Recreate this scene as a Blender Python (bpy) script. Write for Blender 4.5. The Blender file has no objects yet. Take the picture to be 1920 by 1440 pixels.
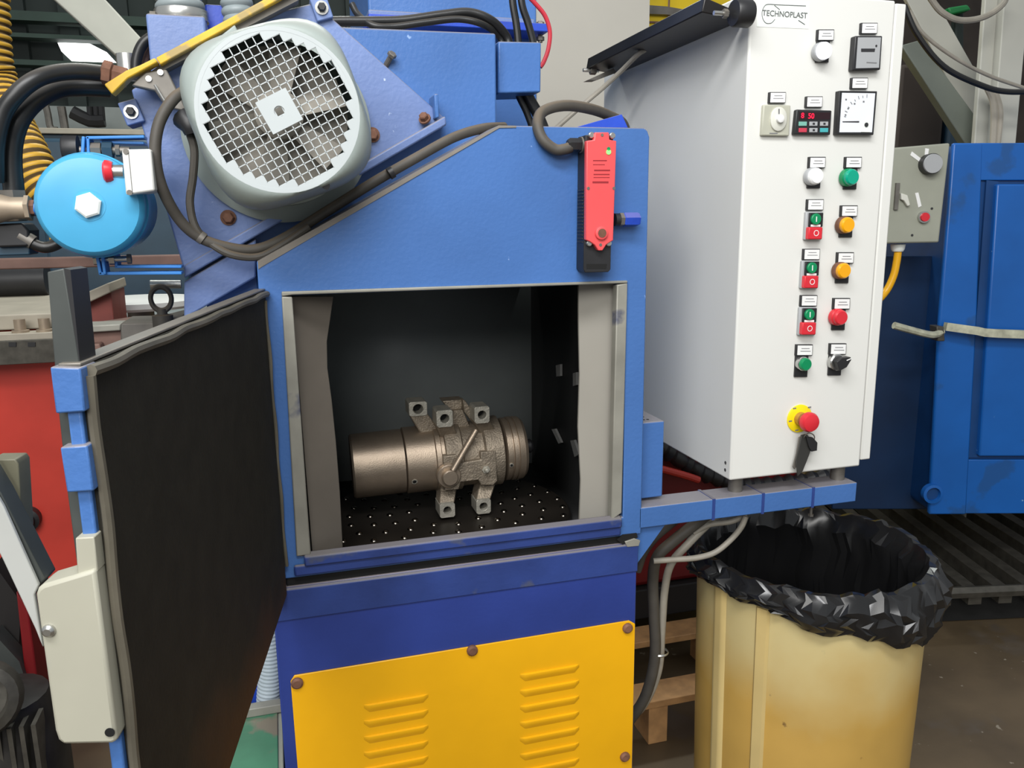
import bpy, bmesh, math, random
from mathutils import Vector as V, Matrix, noise
from mathutils.geometry import tessellate_polygon
random.seed(7)
S = bpy.context.scene
COL = S.collection
PI = math.pi

# ------------------------------------------------------------------ camera, light, exposure
F = 1512.4                      # focal length in pixels of the 1920 wide frame
YAW, PITCH, ROLL = .27978, -.20078, -.011867
CAM = V((0, -1.35, 1.5))
fw = V((math.sin(YAW)*math.cos(PITCH), math.cos(YAW)*math.cos(PITCH), math.sin(PITCH)))
r0 = V((math.cos(YAW), -math.sin(YAW), 0)); u0 = r0.cross(fw)
RT = r0*math.cos(ROLL)+u0*math.sin(ROLL); UP = -r0*math.sin(ROLL)+u0*math.cos(ROLL)
cd = bpy.data.cameras.new('camera'); cam = bpy.data.objects.new('camera', cd); COL.objects.link(cam)
cam.matrix_world = Matrix(((RT.x, UP.x, -fw.x, CAM.x), (RT.y, UP.y, -fw.y, CAM.y), (RT.z, UP.z, -fw.z, CAM.z), (0, 0, 0, 1)))
cd.sensor_fit = 'HORIZONTAL'; cd.sensor_width = 36; cd.lens = F/1920*36; cd.clip_start = .05
S.camera = cam
S.view_settings.view_transform = 'Standard'; S.view_settings.look = 'None'
S.view_settings.gamma = 1; S.view_settings.use_curve_mapping = False; S.view_settings.exposure = 0.28
w = bpy.data.worlds.new('hall'); S.world = w; w.use_nodes = True
w.node_tree.nodes['Background'].inputs[0].default_value = (.93, .97, 1, 1)
w.node_tree.nodes['Background'].inputs[1].default_value = .36
def area(name, loc, target, sx, sy, power, color=(1, 1, 1)):
    l = bpy.data.lights.new(name, 'AREA'); l.shape = 'RECTANGLE'; l.size = sx; l.size_y = sy; l.energy = power; l.color = color
    o = bpy.data.objects.new(name, l); COL.objects.link(o); o.location = loc
    o.rotation_euler = (V(target)-V(loc)).to_track_quat('-Z', 'Y').to_euler()
area('added_key_light', (-1.6, -4.2, 3.4), (.5, 0, 1.3), 3.2, 1.8, 130, (1, .985, .95))  # added soft key lamp, aimed to brighten the front faces
area('added_top_light', (-.3, -1.7, 3.5), (.3, 0, 1.2), 2.2, .5, 62, (1, 1, 1))  # added overhead lamp, placed so light falls off towards the base
area('unseen_rear_light', (.5, 3.2, 5.2), (.5, 3.6, 0), 3, .6, 110, (.95, 1, .96))  # unseen area lamp above the rear of the hall

# ------------------------------------------------------------------ points of the photograph on real planes
def ray(px, py): return fw+RT*((px-960)/F)-UP*((py-720)/F)
def P(px, py, y=0.0): d = ray(px, py); return CAM+d*((y-CAM.y)/d.y)
def Pz(px, py, z): d = ray(px, py); return CAM+d*((z-CAM.z)/d.z)
def Px(px, py, x): d = ray(px, py); return CAM+d*((x-CAM.x)/d.x)
def Pn(px, py, p0, n): d = ray(px, py); return CAM+d*((V(p0)-CAM).dot(n)/d.dot(n))

# ------------------------------------------------------------------ materials
def lin(c): return tuple(((v/255)/12.92 if v/255 <= .04045 else ((v/255+.055)/1.055)**2.4) for v in c)
MATS = {}
def mat(name, rgb, rough=.5, metal=0, bump=0, bscale=200, spots=None, mottle=.12, mscale=9, dust=0, dustc=(150, 138, 120), coat=0, emit=0, spec=.5, zgrad=None):
    if name in MATS: return MATS[name]
    m = bpy.data.materials.new(name); m.use_nodes = True; nt = m.node_tree; N = nt.nodes; L = nt.links
    b = N['Principled BSDF']; c = lin(rgb)
    b.inputs['Roughness'].default_value = rough; b.inputs['Metallic'].default_value = metal
    b.inputs['Coat Weight'].default_value = coat; b.inputs['Specular IOR Level'].default_value = spec
    tc = N.new('ShaderNodeTexCoord')
    def nz(scale, detail=4):
        n = N.new('ShaderNodeTexNoise'); n.inputs['Scale'].default_value = scale; n.inputs['Detail'].default_value = detail
        L.new(tc.outputs['Object'], n.inputs['Vector']); return n.outputs['Fac']
    def ramp(src, a, bb):
        r = N.new('ShaderNodeMapRange'); r.inputs[1].default_value = a; r.inputs[2].default_value = bb; r.clamp = True
        L.new(src, r.inputs[0]); return r.outputs[0]
    def mix(fac, a, bb):
        x = N.new('ShaderNodeMix'); x.data_type = 'RGBA'
        if isinstance(fac, (int, float)): x.inputs[0].default_value = fac
        else: L.new(fac, x.inputs[0])
        for s, i in ((a, 6), (bb, 7)):
            if isinstance(s, tuple): x.inputs[i].default_value = (*s, 1)
            else: L.new(s, x.inputs[i])
        return x.outputs[2]
    col = c
    if mottle:
        col = mix(ramp(nz(mscale), .3, .7), tuple(v*(1-mottle) for v in c), tuple(min(1, v*(1+mottle)) for v in c))
    if spots:                                       # (colour, noise scale, threshold)
        for sc, ss, th in spots:
            col = mix(ramp(nz(ss, 6), th, th+.04), col, lin(sc))
    if zgrad:                                       # residue stain that gets stronger with depth
        sz = N.new('ShaderNodeSeparateXYZ'); L.new(tc.outputs['Object'], sz.inputs[0])
        ad = N.new('ShaderNodeMath'); ad.operation = 'MULTIPLY_ADD'; L.new(nz(6), ad.inputs[0]); ad.inputs[1].default_value = .3; L.new(sz.outputs[2], ad.inputs[2])
        col = mix(ramp(ad.outputs[0], zgrad[0], zgrad[1]), col, lin(zgrad[2]))
    if dust:                                        # settled dust: faces that look up
        g = N.new('ShaderNodeNewGeometry'); sx = N.new('ShaderNodeSeparateXYZ'); L.new(g.outputs['Normal'], sx.inputs[0])
        mu = N.new('ShaderNodeMath'); mu.operation = 'MULTIPLY'
        L.new(ramp(sx.outputs[2], .35, .8), mu.inputs[0]); mu.inputs[1].default_value = dust
        col = mix(mu.outputs[0], col, lin(dustc))
    if isinstance(col, tuple): b.inputs['Base Color'].default_value = (*col, 1)
    else: L.new(col, b.inputs['Base Color'])
    if bump:
        bp = N.new('ShaderNodeBump'); bp.inputs['Strength'].default_value = bump; bp.inputs['Distance'].default_value = .004
        L.new(nz(bscale, 3), bp.inputs['Height']); L.new(bp.outputs[0], b.inputs['Normal'])
    if emit:
        b.inputs['Emission Color'].default_value = (*c, 1); b.inputs['Emission Strength'].default_value = emit
    MATS[name] = m; return m
BLUE = mat('machine_blue', (69, 111, 174), .36, bump=.13, bscale=130, dust=.75, mottle=.1, mscale=5, spots=[((150, 178, 225), 38, .735)])
BLUED = mat('machine_blue_dusty', (108, 130, 180), .42, bump=.16, bscale=130, dust=.8, mottle=.14, mscale=6, spots=[((190, 205, 232), 60, .72)])
BLUEDIRT = mat('machine_blue_grimy', (44, 66, 132), .5, bump=.1, bscale=120, dust=.8, dustc=(128, 122, 116), mottle=.3, mscale=5, spots=[((74, 82, 112), 9, .6)])
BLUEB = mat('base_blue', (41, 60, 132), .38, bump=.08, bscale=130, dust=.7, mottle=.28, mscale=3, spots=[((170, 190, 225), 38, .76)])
BLUEP = mat('plain_blue', (40, 76, 190), .4, bump=.1, bscale=120, dust=.4)
SKY = mat('tank_blue', (74, 166, 210), .3, mottle=.12, mscale=6)
SKYD = mat('bracket_blue', (58, 130, 205), .35, mottle=.08)
LIP = mat('worn_lip', (150, 148, 138), .5, metal=.25, mottle=.15, mscale=14, spots=[((95, 98, 112), 7, .6)])
RUBG = mat('grey_rubber', (104, 97, 88), .6, mottle=.14, mscale=5, bump=.1, bscale=60)
RUBB = mat('black_rubber', (43, 42, 39), .75, mottle=.18, mscale=12, bump=.15, bscale=90, spec=.3)
RUBDOOR = mat('door_rubber', (41, 39, 33), .8, mottle=.15, mscale=26, bump=.12, bscale=160, spec=.2, zgrad=(1.12, .92, (82, 54, 34)))
CHB = mat('chamber_black', (30, 30, 30), .5, mottle=.2, mscale=7, spec=.4)
CHBACK = mat('chamber_back', (142, 148, 148), .45, mottle=.15, mscale=4, spec=.5)
TTM = mat('turntable_steel', (52, 47, 42), .45, metal=.6, mottle=.3, mscale=9)
STUD = mat('stud_steel', (120, 114, 106), .22, metal=1, mottle=0)
ALU = mat('blasted_alloy', (168, 152, 134), .42, metal=.75, mottle=.1, mscale=25, bump=.12, bscale=400)
ALUR = mat('rough_cast', (150, 138, 122), .55, metal=.65, mottle=.25, mscale=40, bump=.5, bscale=260)
ALUL = mat('pale_cast', (178, 174, 162), .5, metal=.5, mottle=.15, mscale=60, bump=.3, bscale=300)
HOLE = mat('hole_black', (12, 12, 12), .8, mottle=0)
YEL = mat('panel_yellow', (236, 174, 16), .33, mottle=.09, mscale=3.5, bump=.05, bscale=60)
YELW = mat('worn_yellow', (212, 170, 52), .5, mottle=.2, mscale=12, spots=[((168, 146, 92), 14, .54)], dust=.35)
RUST = mat('rusty_bolt', (120, 84, 66), .7, metal=.2, mottle=.25, mscale=60)
STEEL = mat('bright_steel', (196, 196, 192), .28, metal=.9, mottle=.08, mscale=40)
STEELD = mat('dull_steel', (120, 116, 110), .5, metal=.5, mottle=.2, mscale=18, dust=.3)
MOTG = mat('motor_grey', (150, 160, 156), .42, mottle=.06, mscale=8, bump=.06, bscale=60, dust=.35, dustc=(150, 145, 135))
GRIL = mat('grille_white', (186, 193, 194), .42, mottle=.04)
FANM = mat('fan_dusty', (150, 145, 136), .8, mottle=.3, mscale=22)
CABLE = mat('dusty_cable', (72, 68, 62), .6, mottle=.2, mscale=20, dust=.5, dustc=(128, 112, 92))
CABG = mat('grey_cable', (150, 144, 132), .5, mottle=.15, mscale=20)
BLK = mat('black_plastic', (36, 36, 38), .45, mottle=.12, mscale=25)
BLKG = mat('glossy_black_hose', (28, 29, 30), .38, mottle=.15, dust=.5, dustc=(98, 92, 84))
CABW = mat('cabinet_white', (224, 224, 219), .55, spec=.25, mottle=.012, mscale=3, bump=.02, bscale=300)
CABS = mat('cabinet_side_white', (216, 216, 211), .45, mottle=.02, mscale=3)
SEAM = mat('seam_dark', (70, 70, 70), .7, mottle=0)
REDP = mat('switch_red', (228, 84, 86), .38, mottle=.05)
REDB = mat('button_red', (214, 44, 56), .35, mottle=.03)
GRNB = mat('button_green', (0, 136, 84), .35, mottle=.03)
TEAL = mat('lens_teal', (0, 160, 130), .25, mottle=.02)
AMB = mat('lens_amber', (240, 168, 10), .25, mottle=.02)
WHL = mat('lens_white', (245, 246, 246), .25, mottle=0)
LIT = mat('lens_lit', (240, 242, 255), .3, mottle=0, emit=1.2)
CHR = mat('chrome_ring', (190, 190, 188), .22, metal=.9, mottle=0)
LBL = mat('legend_white', (240, 240, 238), .45, mottle=0)
INK = mat('ink_grey', (120, 120, 122), .6, mottle=0)
INKD = mat('ink_dark', (45, 45, 48), .6, mottle=0)
LEDR = mat('led_red', (255, 24, 60), .4, mottle=0, emit=1.1)
LEDG = mat('led_green', (120, 255, 110), .4, mottle=0, emit=1.0)
SMOK = mat('display_smoke', (40, 18, 24), .2, mottle=0)
GREY = mat('instrument_grey', (168, 170, 172), .4, mottle=.03)
BEIGE = mat('timer_beige', (184, 184, 168), .45, mottle=.05, mscale=40)
BEIL = mat('dial_pale', (216, 216, 205), .4, mottle=0)
YDISC = mat('disc_yellow', (248, 222, 20), .4, mottle=.02)
PAPER = mat('sticker_white', (238, 243, 238), .4, mottle=0)
BAG = mat('bag_black', (26, 26, 27), .24, mottle=.1, mscale=10, spec=.6)
BARREL = mat('barrel_plastic', (194, 156, 80), .4, mottle=.1, mscale=5, spots=[((128, 96, 50), 30, .72)], zgrad=(.62, .86, (206, 190, 138)))
BARRELP = mat('barrel_pale', (208, 184, 124), .4, mottle=.08, mscale=8)
CREAM = mat('cream_paint', (174, 172, 156), .45, mottle=.05, mscale=9, spots=[((170, 168, 156), 14, .66)], zgrad=(1.235, 1.22, (152, 144, 140)))
LEVG = mat('lever_grey', (192, 194, 190), .4, metal=.2, mottle=.06)
POSTG = mat('post_dark', (74, 78, 76), .5, metal=.3, mottle=.15, mscale=14)
CONC = mat('floor_concrete', (88, 74, 54), .55, mottle=.25, mscale=4, bump=.15, bscale=30, spots=[((136, 126, 110), 30, .68), ((84, 74, 62), 2.2, .56)])
GRNF = mat('green_floor_paint', (74, 130, 100), .55, mottle=.2, mscale=8, spots=[((128, 120, 104), 6, .55)])
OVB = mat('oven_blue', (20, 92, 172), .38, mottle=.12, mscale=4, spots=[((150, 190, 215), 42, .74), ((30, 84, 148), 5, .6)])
OVD = mat('oven_blue_shaded', (14, 62, 116), .45, mottle=.2, mscale=5, spots=[((150, 170, 180), 60, .75)])  # oven blue darkened: shade of side face and gaps in the colour
BOXG = mat('box_greygreen', (158, 160, 146), .5, mottle=.06, mscale=8)
IRON = mat('grating_iron', (84, 81, 74), .5, metal=.5, mottle=.25, mscale=30)
COLG = mat('column_grey', (190, 189, 178), .55, mottle=.1, mscale=3)
COLD = mat('brace_grey', (120, 126, 116), .55, mottle=.1, mscale=3)
WGREEN = mat('wall_darkgreen', (24, 36, 33), .7, mottle=.35, mscale=1.2)
WDARK = mat('wall_brown', (58, 50, 44), .8, mottle=.4, mscale=2)
WWHITE = mat('wall_white', (212, 208, 196), .6, mottle=.05, mscale=2)
YELM = mat('machine_yellow', (232, 200, 30), .45, mottle=.1, mscale=3)
RED = mat('red_paint', (206, 66, 54), .38, mottle=.15, mscale=3)
REDD = mat('red_dark', (118, 18, 22), .5, mottle=.25, mscale=4)
WOOD = mat('pallet_wood', (196, 150, 100), .65, mottle=.2, mscale=22)
TAN = mat('dusty_top', (172, 164, 148), .6, mottle=.1)
BROWN = mat('rusty_bar', (116, 88, 78), .65, mottle=.2, mscale=14)
HOSEY = mat('duct_yellow', (206, 160, 50), .5, mottle=.12, mscale=14)
HOSEB = mat('duct_ring_brown', (104, 84, 52), .6, mottle=.12)
HOSEG = mat('hose_grey', (136, 146, 148), .45, mottle=.1, mscale=16)
HOSEL = mat('hose_pale', (176, 188, 196), .45, mottle=.06, mscale=16)
WINM = mat('daylight_pane', (255, 255, 255), .5, mottle=0, emit=2.2)
BENCH = mat('bench_grey', (128, 134, 132), .6, mottle=.15, mscale=4)
DKB = mat('dark_petrol', (38, 66, 84), .5, mottle=.2, mscale=5)
GLINT = mat('wear_glint_pale', (120, 120, 118), .6, mottle=.1)
REDC = mat('red_cable', (196, 52, 66), .4, mottle=.05)

# ------------------------------------------------------------------ mesh builder
class MB:
    def __init__(s): s.v = []; s.f = []; s.m = []; s.mats = []
    def mi(s, m):
        if m not in s.mats: s.mats.append(m)
        return s.mats.index(m)
    def add(s, vs, fs, m):
        o = len(s.v); s.v += [V(p) for p in vs]; k = s.mi(m)
        for f in fs: s.f.append([i+o for i in f]); s.m.append(k)
    def box(s, a, b, m, rot=None):
        x0, y0, z0 = a; x1, y1, z1 = b
        vs = [V((x, y, z)) for x in (x0, x1) for y in (y0, y1) for z in (z0, z1)]
        if rot:
            c = (V(a)+V(b))/2; vs = [c+rot @ (p-c) for p in vs]
        s.add(vs, [(0, 1, 3, 2), (4, 6, 7, 5), (0, 4, 5, 1), (2, 3, 7, 6), (0, 2, 6, 4), (1, 5, 7, 3)], m); return s
    def prism(s, poly, off, m):
        n = len(poly); off = V(off); vs = [V(p) for p in poly]+[V(p)+off for p in poly]
        s.add(vs, [list(range(n)), list(range(2*n-1, n-1, -1))]+[(i, i+n, (i+1) % n+n, (i+1) % n) for i in range(n)], m); return s
    def ring(s, outer, inner, off, m):               # a flat plate with a hole
        off = V(off); o = [V(p) for p in outer]; i = [V(p) for p in inner]; allp = o+i; n = len(allp)
        t = tessellate_polygon([o, i]); vs = allp+[p+off for p in allp]
        fs = [tuple(a) for a in t]+[tuple(x+n for x in reversed(a)) for a in t]
        no = len(o)
        fs += [(k, k+n, (k+1) % no+n, (k+1) % no) for k in range(no)]
        ni = len(i); fs += [(no+k, no+(k+1) % ni, no+(k+1) % ni+n, no+k+n) for k in range(ni)]
        s.add(vs, fs, m); return s
    def lathe(s, org, ax, prof, m, seg=32, cap0=True, cap1=True, shape=None, ph=0):
        ax = V(ax).normalized(); a = ax.orthogonal().normalized()
        if abs(ax.y) > .9: a = V((1, 0, 0))
        a = (a-ax*a.dot(ax)).normalized(); b = ax.cross(a); org = V(org); vs = []
        for r, h in prof:
            for k in range(seg):
                t = 2*PI*k/seg+ph; q = shape(t, r, h) if shape else r
                vs.append(org+ax*h+(a*math.cos(t)+b*math.sin(t))*q)
        fs = []
        for j in range(len(prof)-1):
            for k in range(seg): fs.append((j*seg+k, j*seg+(k+1) % seg, (j+1)*seg+(k+1) % seg, (j+1)*seg+k))
        if cap0: fs.append(tuple(range(seg-1, -1, -1)))
        if cap1: fs.append(tuple(range((len(prof)-1)*seg, len(prof)*seg)))
        s.add(vs, fs, m); return s
    def cyl(s, p0, p1, r, m, seg=20, r1=None):
        p0 = V(p0); d = V(p1)-p0; return s.lathe(p0, d, [(r, 0), (r if r1 is None else r1, d.length)], m, seg)
    def tube(s, pts, r, m, seg=12, n=8, rf=None, smooth=True):
        path = spline(pts, n) if smooth else [V(p) for p in pts]
        T = [(path[min(i+1, len(path)-1)]-path[max(i-1, 0)]).normalized() for i in range(len(path))]
        a = T[0].orthogonal().normalized(); vs = []; L = 0
        for i, p in enumerate(path):
            a = (a-T[i]*a.dot(T[i])).normalized(); b = T[i].cross(a)
            if i: L += (p-path[i-1]).length
            q = rf(L) if rf else r
            vs += [p+(a*math.cos(2*PI*k/seg)+b*math.sin(2*PI*k/seg))*q for k in range(seg)]
        fs = [(j*seg+k, j*seg+(k+1) % seg, (j+1)*seg+(k+1) % seg, (j+1)*seg+k) for j in range(len(path)-1) for k in range(seg)]
        fs += [tuple(range(seg-1, -1, -1)), tuple(range((len(path)-1)*seg, len(path)*seg))]
        s.add(vs, fs, m); return s
    def hexbolt(s, c, ax, r, h, m, wash=True):
        c = V(c); ax = V(ax).normalized()
        if wash: s.lathe(c, ax, [(r*1.35, 0), (r*1.35, h*.25)], m, 18)
        s.lathe(c, ax, [(r, h*.2), (r, h*.85), (r*.8, h)], m, 6); return s
def spline(pts, n=8):
    p = [V(q) for q in pts]; p = [p[0]*2-p[1]]+p+[p[-1]*2-p[-2]]; out = []
    for i in range(1, len(p)-2):
        for k in range(n):
            t = k/n; a, b, c, d = p[i-1:i+3]
            out.append(.5*((2*b)+(c-a)*t+(2*a-5*b+4*c-d)*t*t+(3*b-a-3*c+d)*t**3))
    out.append(p[-2]); return out
def resample(pts, step):
    q = spline(pts, 24); out = [q[0]]; acc = 0
    for a, b in zip(q, q[1:]):
        d = (b-a).length
        while acc+d >= step:
            t = (step-acc)/d; a = a.lerp(b, t); out.append(a.copy()); d = (b-a).length; acc = 0
        acc += d
    return out
def obj(name, mb, parent=None, bevel=0, sharp=35, seg=2):
    me = bpy.data.meshes.new(name); me.from_pydata([tuple(p) for p in mb.v], [], mb.f)
    for m in mb.mats: me.materials.append(m)
    for i, p in enumerate(me.polygons): p.material_index = mb.m[i]
    b = bmesh.new(); b.from_mesh(me); bmesh.ops.recalc_face_normals(b, faces=b.faces)
    b.to_mesh(me); b.free()
    me.shade_smooth(); me.set_sharp_from_angle(angle=math.radians(sharp))
    o = bpy.data.objects.new(name, me); COL.objects.link(o)
    if bevel:
        x = o.modifiers.new('bevel', 'BEVEL'); x.width = bevel; x.segments = seg; x.limit_method = 'ANGLE'; x.angle_limit = math.radians(40)
        x.harden_normals = False
    if parent: put(o, parent)
    return o
def put(o, parent):
    o.parent = parent
    o.matrix_parent_inverse = Matrix.Translation(-world_at(parent))
def world_at(o):
    return o.location+(world_at(o.parent)+o.matrix_parent_inverse.translation if o.parent else V())
def thing(name, label, cat, loc=(0, 0, 0), group=None):
    o = bpy.data.objects.new(name, None); COL.objects.link(o); o.location = loc; o.empty_display_size = .05
    return tag(o, label, cat, group)
def tag(o, label, cat, group=None):
    o['label'] = label; o['category'] = cat
    if group: o['group'] = group
    return o
def struct(name, mb, **k):
    o = obj(name, mb, **k); o['kind'] = 'structure'; return o
def again(o, off, parent):                          # a copy that shares its mesh
    c = o.copy(); COL.objects.link(c); put(c, parent); c.location = o.location+V(off); return c
def pxs(l, y): return [P(a, b, y) for a, b in l]
def text(name, body, p, size, m, parent, u=V((1, 0, 0)), v=V((0, 0, 1)), ext=.0004):
    cu = bpy.data.curves.new(name, 'FONT'); cu.body = body; cu.size = size; cu.extrude = ext; cu.align_x = 'CENTER'; cu.align_y = 'CENTER'
    t = bpy.data.objects.new(name, cu); COL.objects.link(t)
    dg = bpy.context.evaluated_depsgraph_get(); me = bpy.data.meshes.new_from_object(t.evaluated_get(dg))
    bpy.data.objects.remove(t); n = u.cross(v)
    for q in me.vertices: q.co = V(p)+u*q.co.x+v*q.co.y+n*q.co.z
    me.materials.clear(); me.materials.append(m); me.name = name
    o = bpy.data.objects.new(name, me); COL.objects.link(o); put(o, parent); return o
Y = V((0, 1, 0)); X = V((1, 0, 0)); Z = V((0, 0, 1))

# ------------------------------------------------------------------ the hall
b = MB(); b.box((-9, -5, -.1), (12, 10, 0), CONC); struct('floor', b)
b = MB(); b.box((-9, 6.6, 0), (1.1, 6.8, 7), WGREEN)
for i in range(26): b.box((-9+i*.39, 6.52, 0), (-8.86+i*.39, 6.6, 7), WGREEN)
struct('wall_back', b)
b = MB(); b.box((1.1, 6.6, 0), (12, 6.8, 7), WDARK); struct('wall_right', b)
A, B_ = P(1008, 300, 2.4), P(1212, 300, 2.4)
b = MB(); b.box((A.x, 2.4, 0), (B_.x, 2.55, 3.6), WWHITE); struct('wall_partition', b)
# lit window far behind, part of its wall
b = MB(); b.prism(pxs([(108, 80), (165, 80), (200, 98), (228, 128), (228, 138), (175, 130), (135, 115), (115, 96)], 6.45), (0, .06, 0), WINM); struct('window_1', b)

# ------------------------------------------------------------------ the blasting machine
M = thing('blasting_machine', 'large blue shot blasting machine with open black lined door and yellow lower panel', 'machine', (.3, .3, 0))
OX0, OX1, OZ0, OZ1 = .006, .606, .938, 1.385
out = [(-.03, .9), (.6, .9), (.645, .9), (.645, 1.64), (.641, 1.65), (.633, 1.655), (.37, 1.654), (-.03, 1.44)]
inn = [(OX0, OZ0), (OX1, OZ0), (OX1, OZ1), (OX0, OZ1)]
w3 = lambda l, y: [V((x, y, z)) for x, z in l]
b = MB(); b.ring(w3(out, 0), w3(inn, 0), (0, .014, 0), BLUE)
b.prism(w3([(-.03, 1.42), (.645, 1.42), (.645, 1.64), (.641, 1.65), (.633, 1.655), (.37, 1.654), (-.03, 1.44)], .0141), (0, .135, 0), BLUE)
b.box((-.03, .0141, .9), (-.025, .66, 1.42), BLUE); b.box((.641, .0141, .9), (.645, .68, 1.655), BLUE)
obj('front_hood', b, M, bevel=.004)
b = MB(); d = (V((.37, 0, 1.654))-V((-.03, 0, 1.44))).normalized(); n = V((d.z, 0, -d.x))
b.prism([V((-.028, -.0015, 1.441)), V((.37, -.0015, 1.654)), V((.40, -.0015, 1.654)), V((.40, -.0015, 1.651)), V((.371, -.0015, 1.650)), V((-.024, -.0015, 1.431)), V((-.028, -.0015, 1.428))], (0, .1, 0), mat('dusty_rim', (128, 122, 114), .6, mottle=.15, mscale=20)); obj('hood_rim', b, M)
# raised lip round the opening: four strips
lip = []
b = MB(); b.prism([P(528, 556, -.006), P(548, 557, -.006), P(583, 1040, -.006), P(556, 1044, -.006)], (0, .02, 0), LIP); obj('opening_lip', b, M, bevel=.002)
b = MB(); b.prism([P(1157, 534, -.006), P(1177, 531, -.006), P(1166, 962, -.006), P(1146, 976, -.006)], (0, .02, 0), LIP); obj('opening_lip', b, M, bevel=.002)
b = MB(); b.prism([P(528, 547, -.006), P(1177, 526, -.006), P(1177, 531, -.006), P(548, 553, -.006), P(528, 556, -.006)], (0, .02, 0), LIP); obj('opening_lip', b, M, bevel=.0015)
b = MB(); b.prism([V((.012, -.012, .94)), V((.6, -.012, .94)), V((.6, .004, .945)), V((.012, .004, .945))], (0, 0, -.018), BLUEDIRT); obj('door_sill', b, M, bevel=.003)
b = MB(); b.box((-.006, -.008, .904), (.6, .0, .925), BLUEDIRT); obj('sill_rail', b, M, bevel=.004)
# chamber
b = MB()
cx0, cx1, cy0, cy1, cz0, cz1 = -.02, .638, .0145, .68, .845, 1.415
c = [V((x, y, z)) for x in (cx0, cx1) for y in (cy0, cy1) for z in (cz0, cz1)]
b.add(c, [(0, 1, 3, 2), (4, 6, 7, 5), (0, 2, 6, 4), (1, 5, 7, 3)], CHB); b.add(c, [(2, 3, 7, 6)], CHBACK)
ch = obj('chamber_lining', b, M)
sb = ch.modifiers.new('thick', 'SOLIDIFY'); sb.thickness = .003; sb.offset = 1
b = MB()
q = [(547, 556), (625, 556), (619, 600), (613, 640), (614, 690), (622, 750), (630, 830), (637, 920), (643, 1030), (586, 1042)]
b.prism([P(x, y, .03+.03*(i in range(1, 9))) for i, (x, y) in enumerate(q)], (0, .006, 0), RUBG); obj('rubber_flap', b, M, bevel=.001)
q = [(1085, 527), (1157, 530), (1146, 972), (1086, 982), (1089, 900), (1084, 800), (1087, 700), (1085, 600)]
b = MB(); b.prism([P(x, y, .05 if x < 1100 else .03) for x, y in q], (0, .006, 0), mat('liner_lit_grey', (150, 146, 137), .55, mottle=.06, mscale=5)); obj('side_liner', b, M, bevel=.001)  # paler than the left flap: its stronger light is in the colour
for q in ([(1034, 805), (1040, 804), (1052, 830), (1047, 832)], [(1069, 826), (1076, 825), (1085, 852), (1077, 857)], [(1042, 685), (1050, 683), (1050, 705), (1043, 706)], [(1074, 700), (1080, 698), (1080, 722), (1074, 724)]):
    b = MB(); b.prism([Px(x, y, .631) for x, y in q], (.006, 0, 0), GLINT); obj('wear_glint', b, M)  # glints on worn wall bits, put in as pale plates
# turntable
TC = V((.33, .335, .86)); TR = .275
b = MB(); b.lathe(TC, Z, [(TR-.02, -.012), (TR, -.01), (TR, 0), (TR-.004, .004)], TTM, 72); tt = obj('turntable', b, M)
b = MB(); b.lathe((0, 0, 0), Z, [(.0078, 0), (.0066, .0026), (.0034, .0045)], STUD, 10, cap0=False); sm = obj('stud', b, tt); sm.location = V((0, 0, -9))
first = True
for ri, (rr, nn) in enumerate(((.26, 30), (.215, 25), (.17, 20), (.127, 15), (.085, 10))):
    for k in range(nn):
        t = 2*PI*(k+.5*(ri % 2))/nn+ri*.1; p = TC+V((rr*math.cos(t), rr*math.sin(t), .0035))
        if p.y > .55: continue
        if first: sm.location = p; first = False
        else: c = sm.copy(); COL.objects.link(c); put(c, tt); c.location = p
# base
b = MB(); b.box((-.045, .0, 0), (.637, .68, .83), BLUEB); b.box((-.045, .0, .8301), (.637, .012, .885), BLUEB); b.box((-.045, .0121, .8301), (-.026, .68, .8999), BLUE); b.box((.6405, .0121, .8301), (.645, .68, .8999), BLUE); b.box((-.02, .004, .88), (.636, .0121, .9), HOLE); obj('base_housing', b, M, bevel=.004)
b = MB(); b.prism([V((-.05, -.003, .824)), V((-.05, -.005, .880)), V((-.05, .0, .884)), V((-.05, .0, .824))], (.688, 0, 0), BLUEDIRT); obj('drip_rail', b, M, bevel=.002)
b = MB(); b.prism([P(x, y, -.003) for x, y in ((1157, 1012), (1168, 1003), (1194, 1000), (1196, 1008), (1180, 1013), (1168, 1021))], (0, .004, 0), HOLE); obj('latch_notch', b, M)
b = MB(); b.prism([P(x, y, -.006) for x, y in ((1172, 1016), (1190, 1010), (1201, 1014), (1198, 1024), (1176, 1026))], (0, .006, 0), LIP); obj('latch_keep', b, M, bevel=.001)
yz = [(545, 1278), (552, 1267), (1180, 1164), (1191, 1170)]
pp = [P(x, y, -.004) for x, y in yz]+[V((.634, -.004, .3)), V((-.022, -.004, .3))]
b = MB(); b.prism(pp, (0, .0035, 0), YEL); AP = obj('access_panel', b, M, bevel=.001)
for x, y in ((557, 1280), (885, 1219), (1176, 1177), (1171, 1418)):
    b = MB(); p = P(x, y, -.004); b.lathe(p, -Y, [(.0105, -.001), (.0105, .004), (.007, .007)], RUST, 14); obj('bolt', b, AP)
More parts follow.
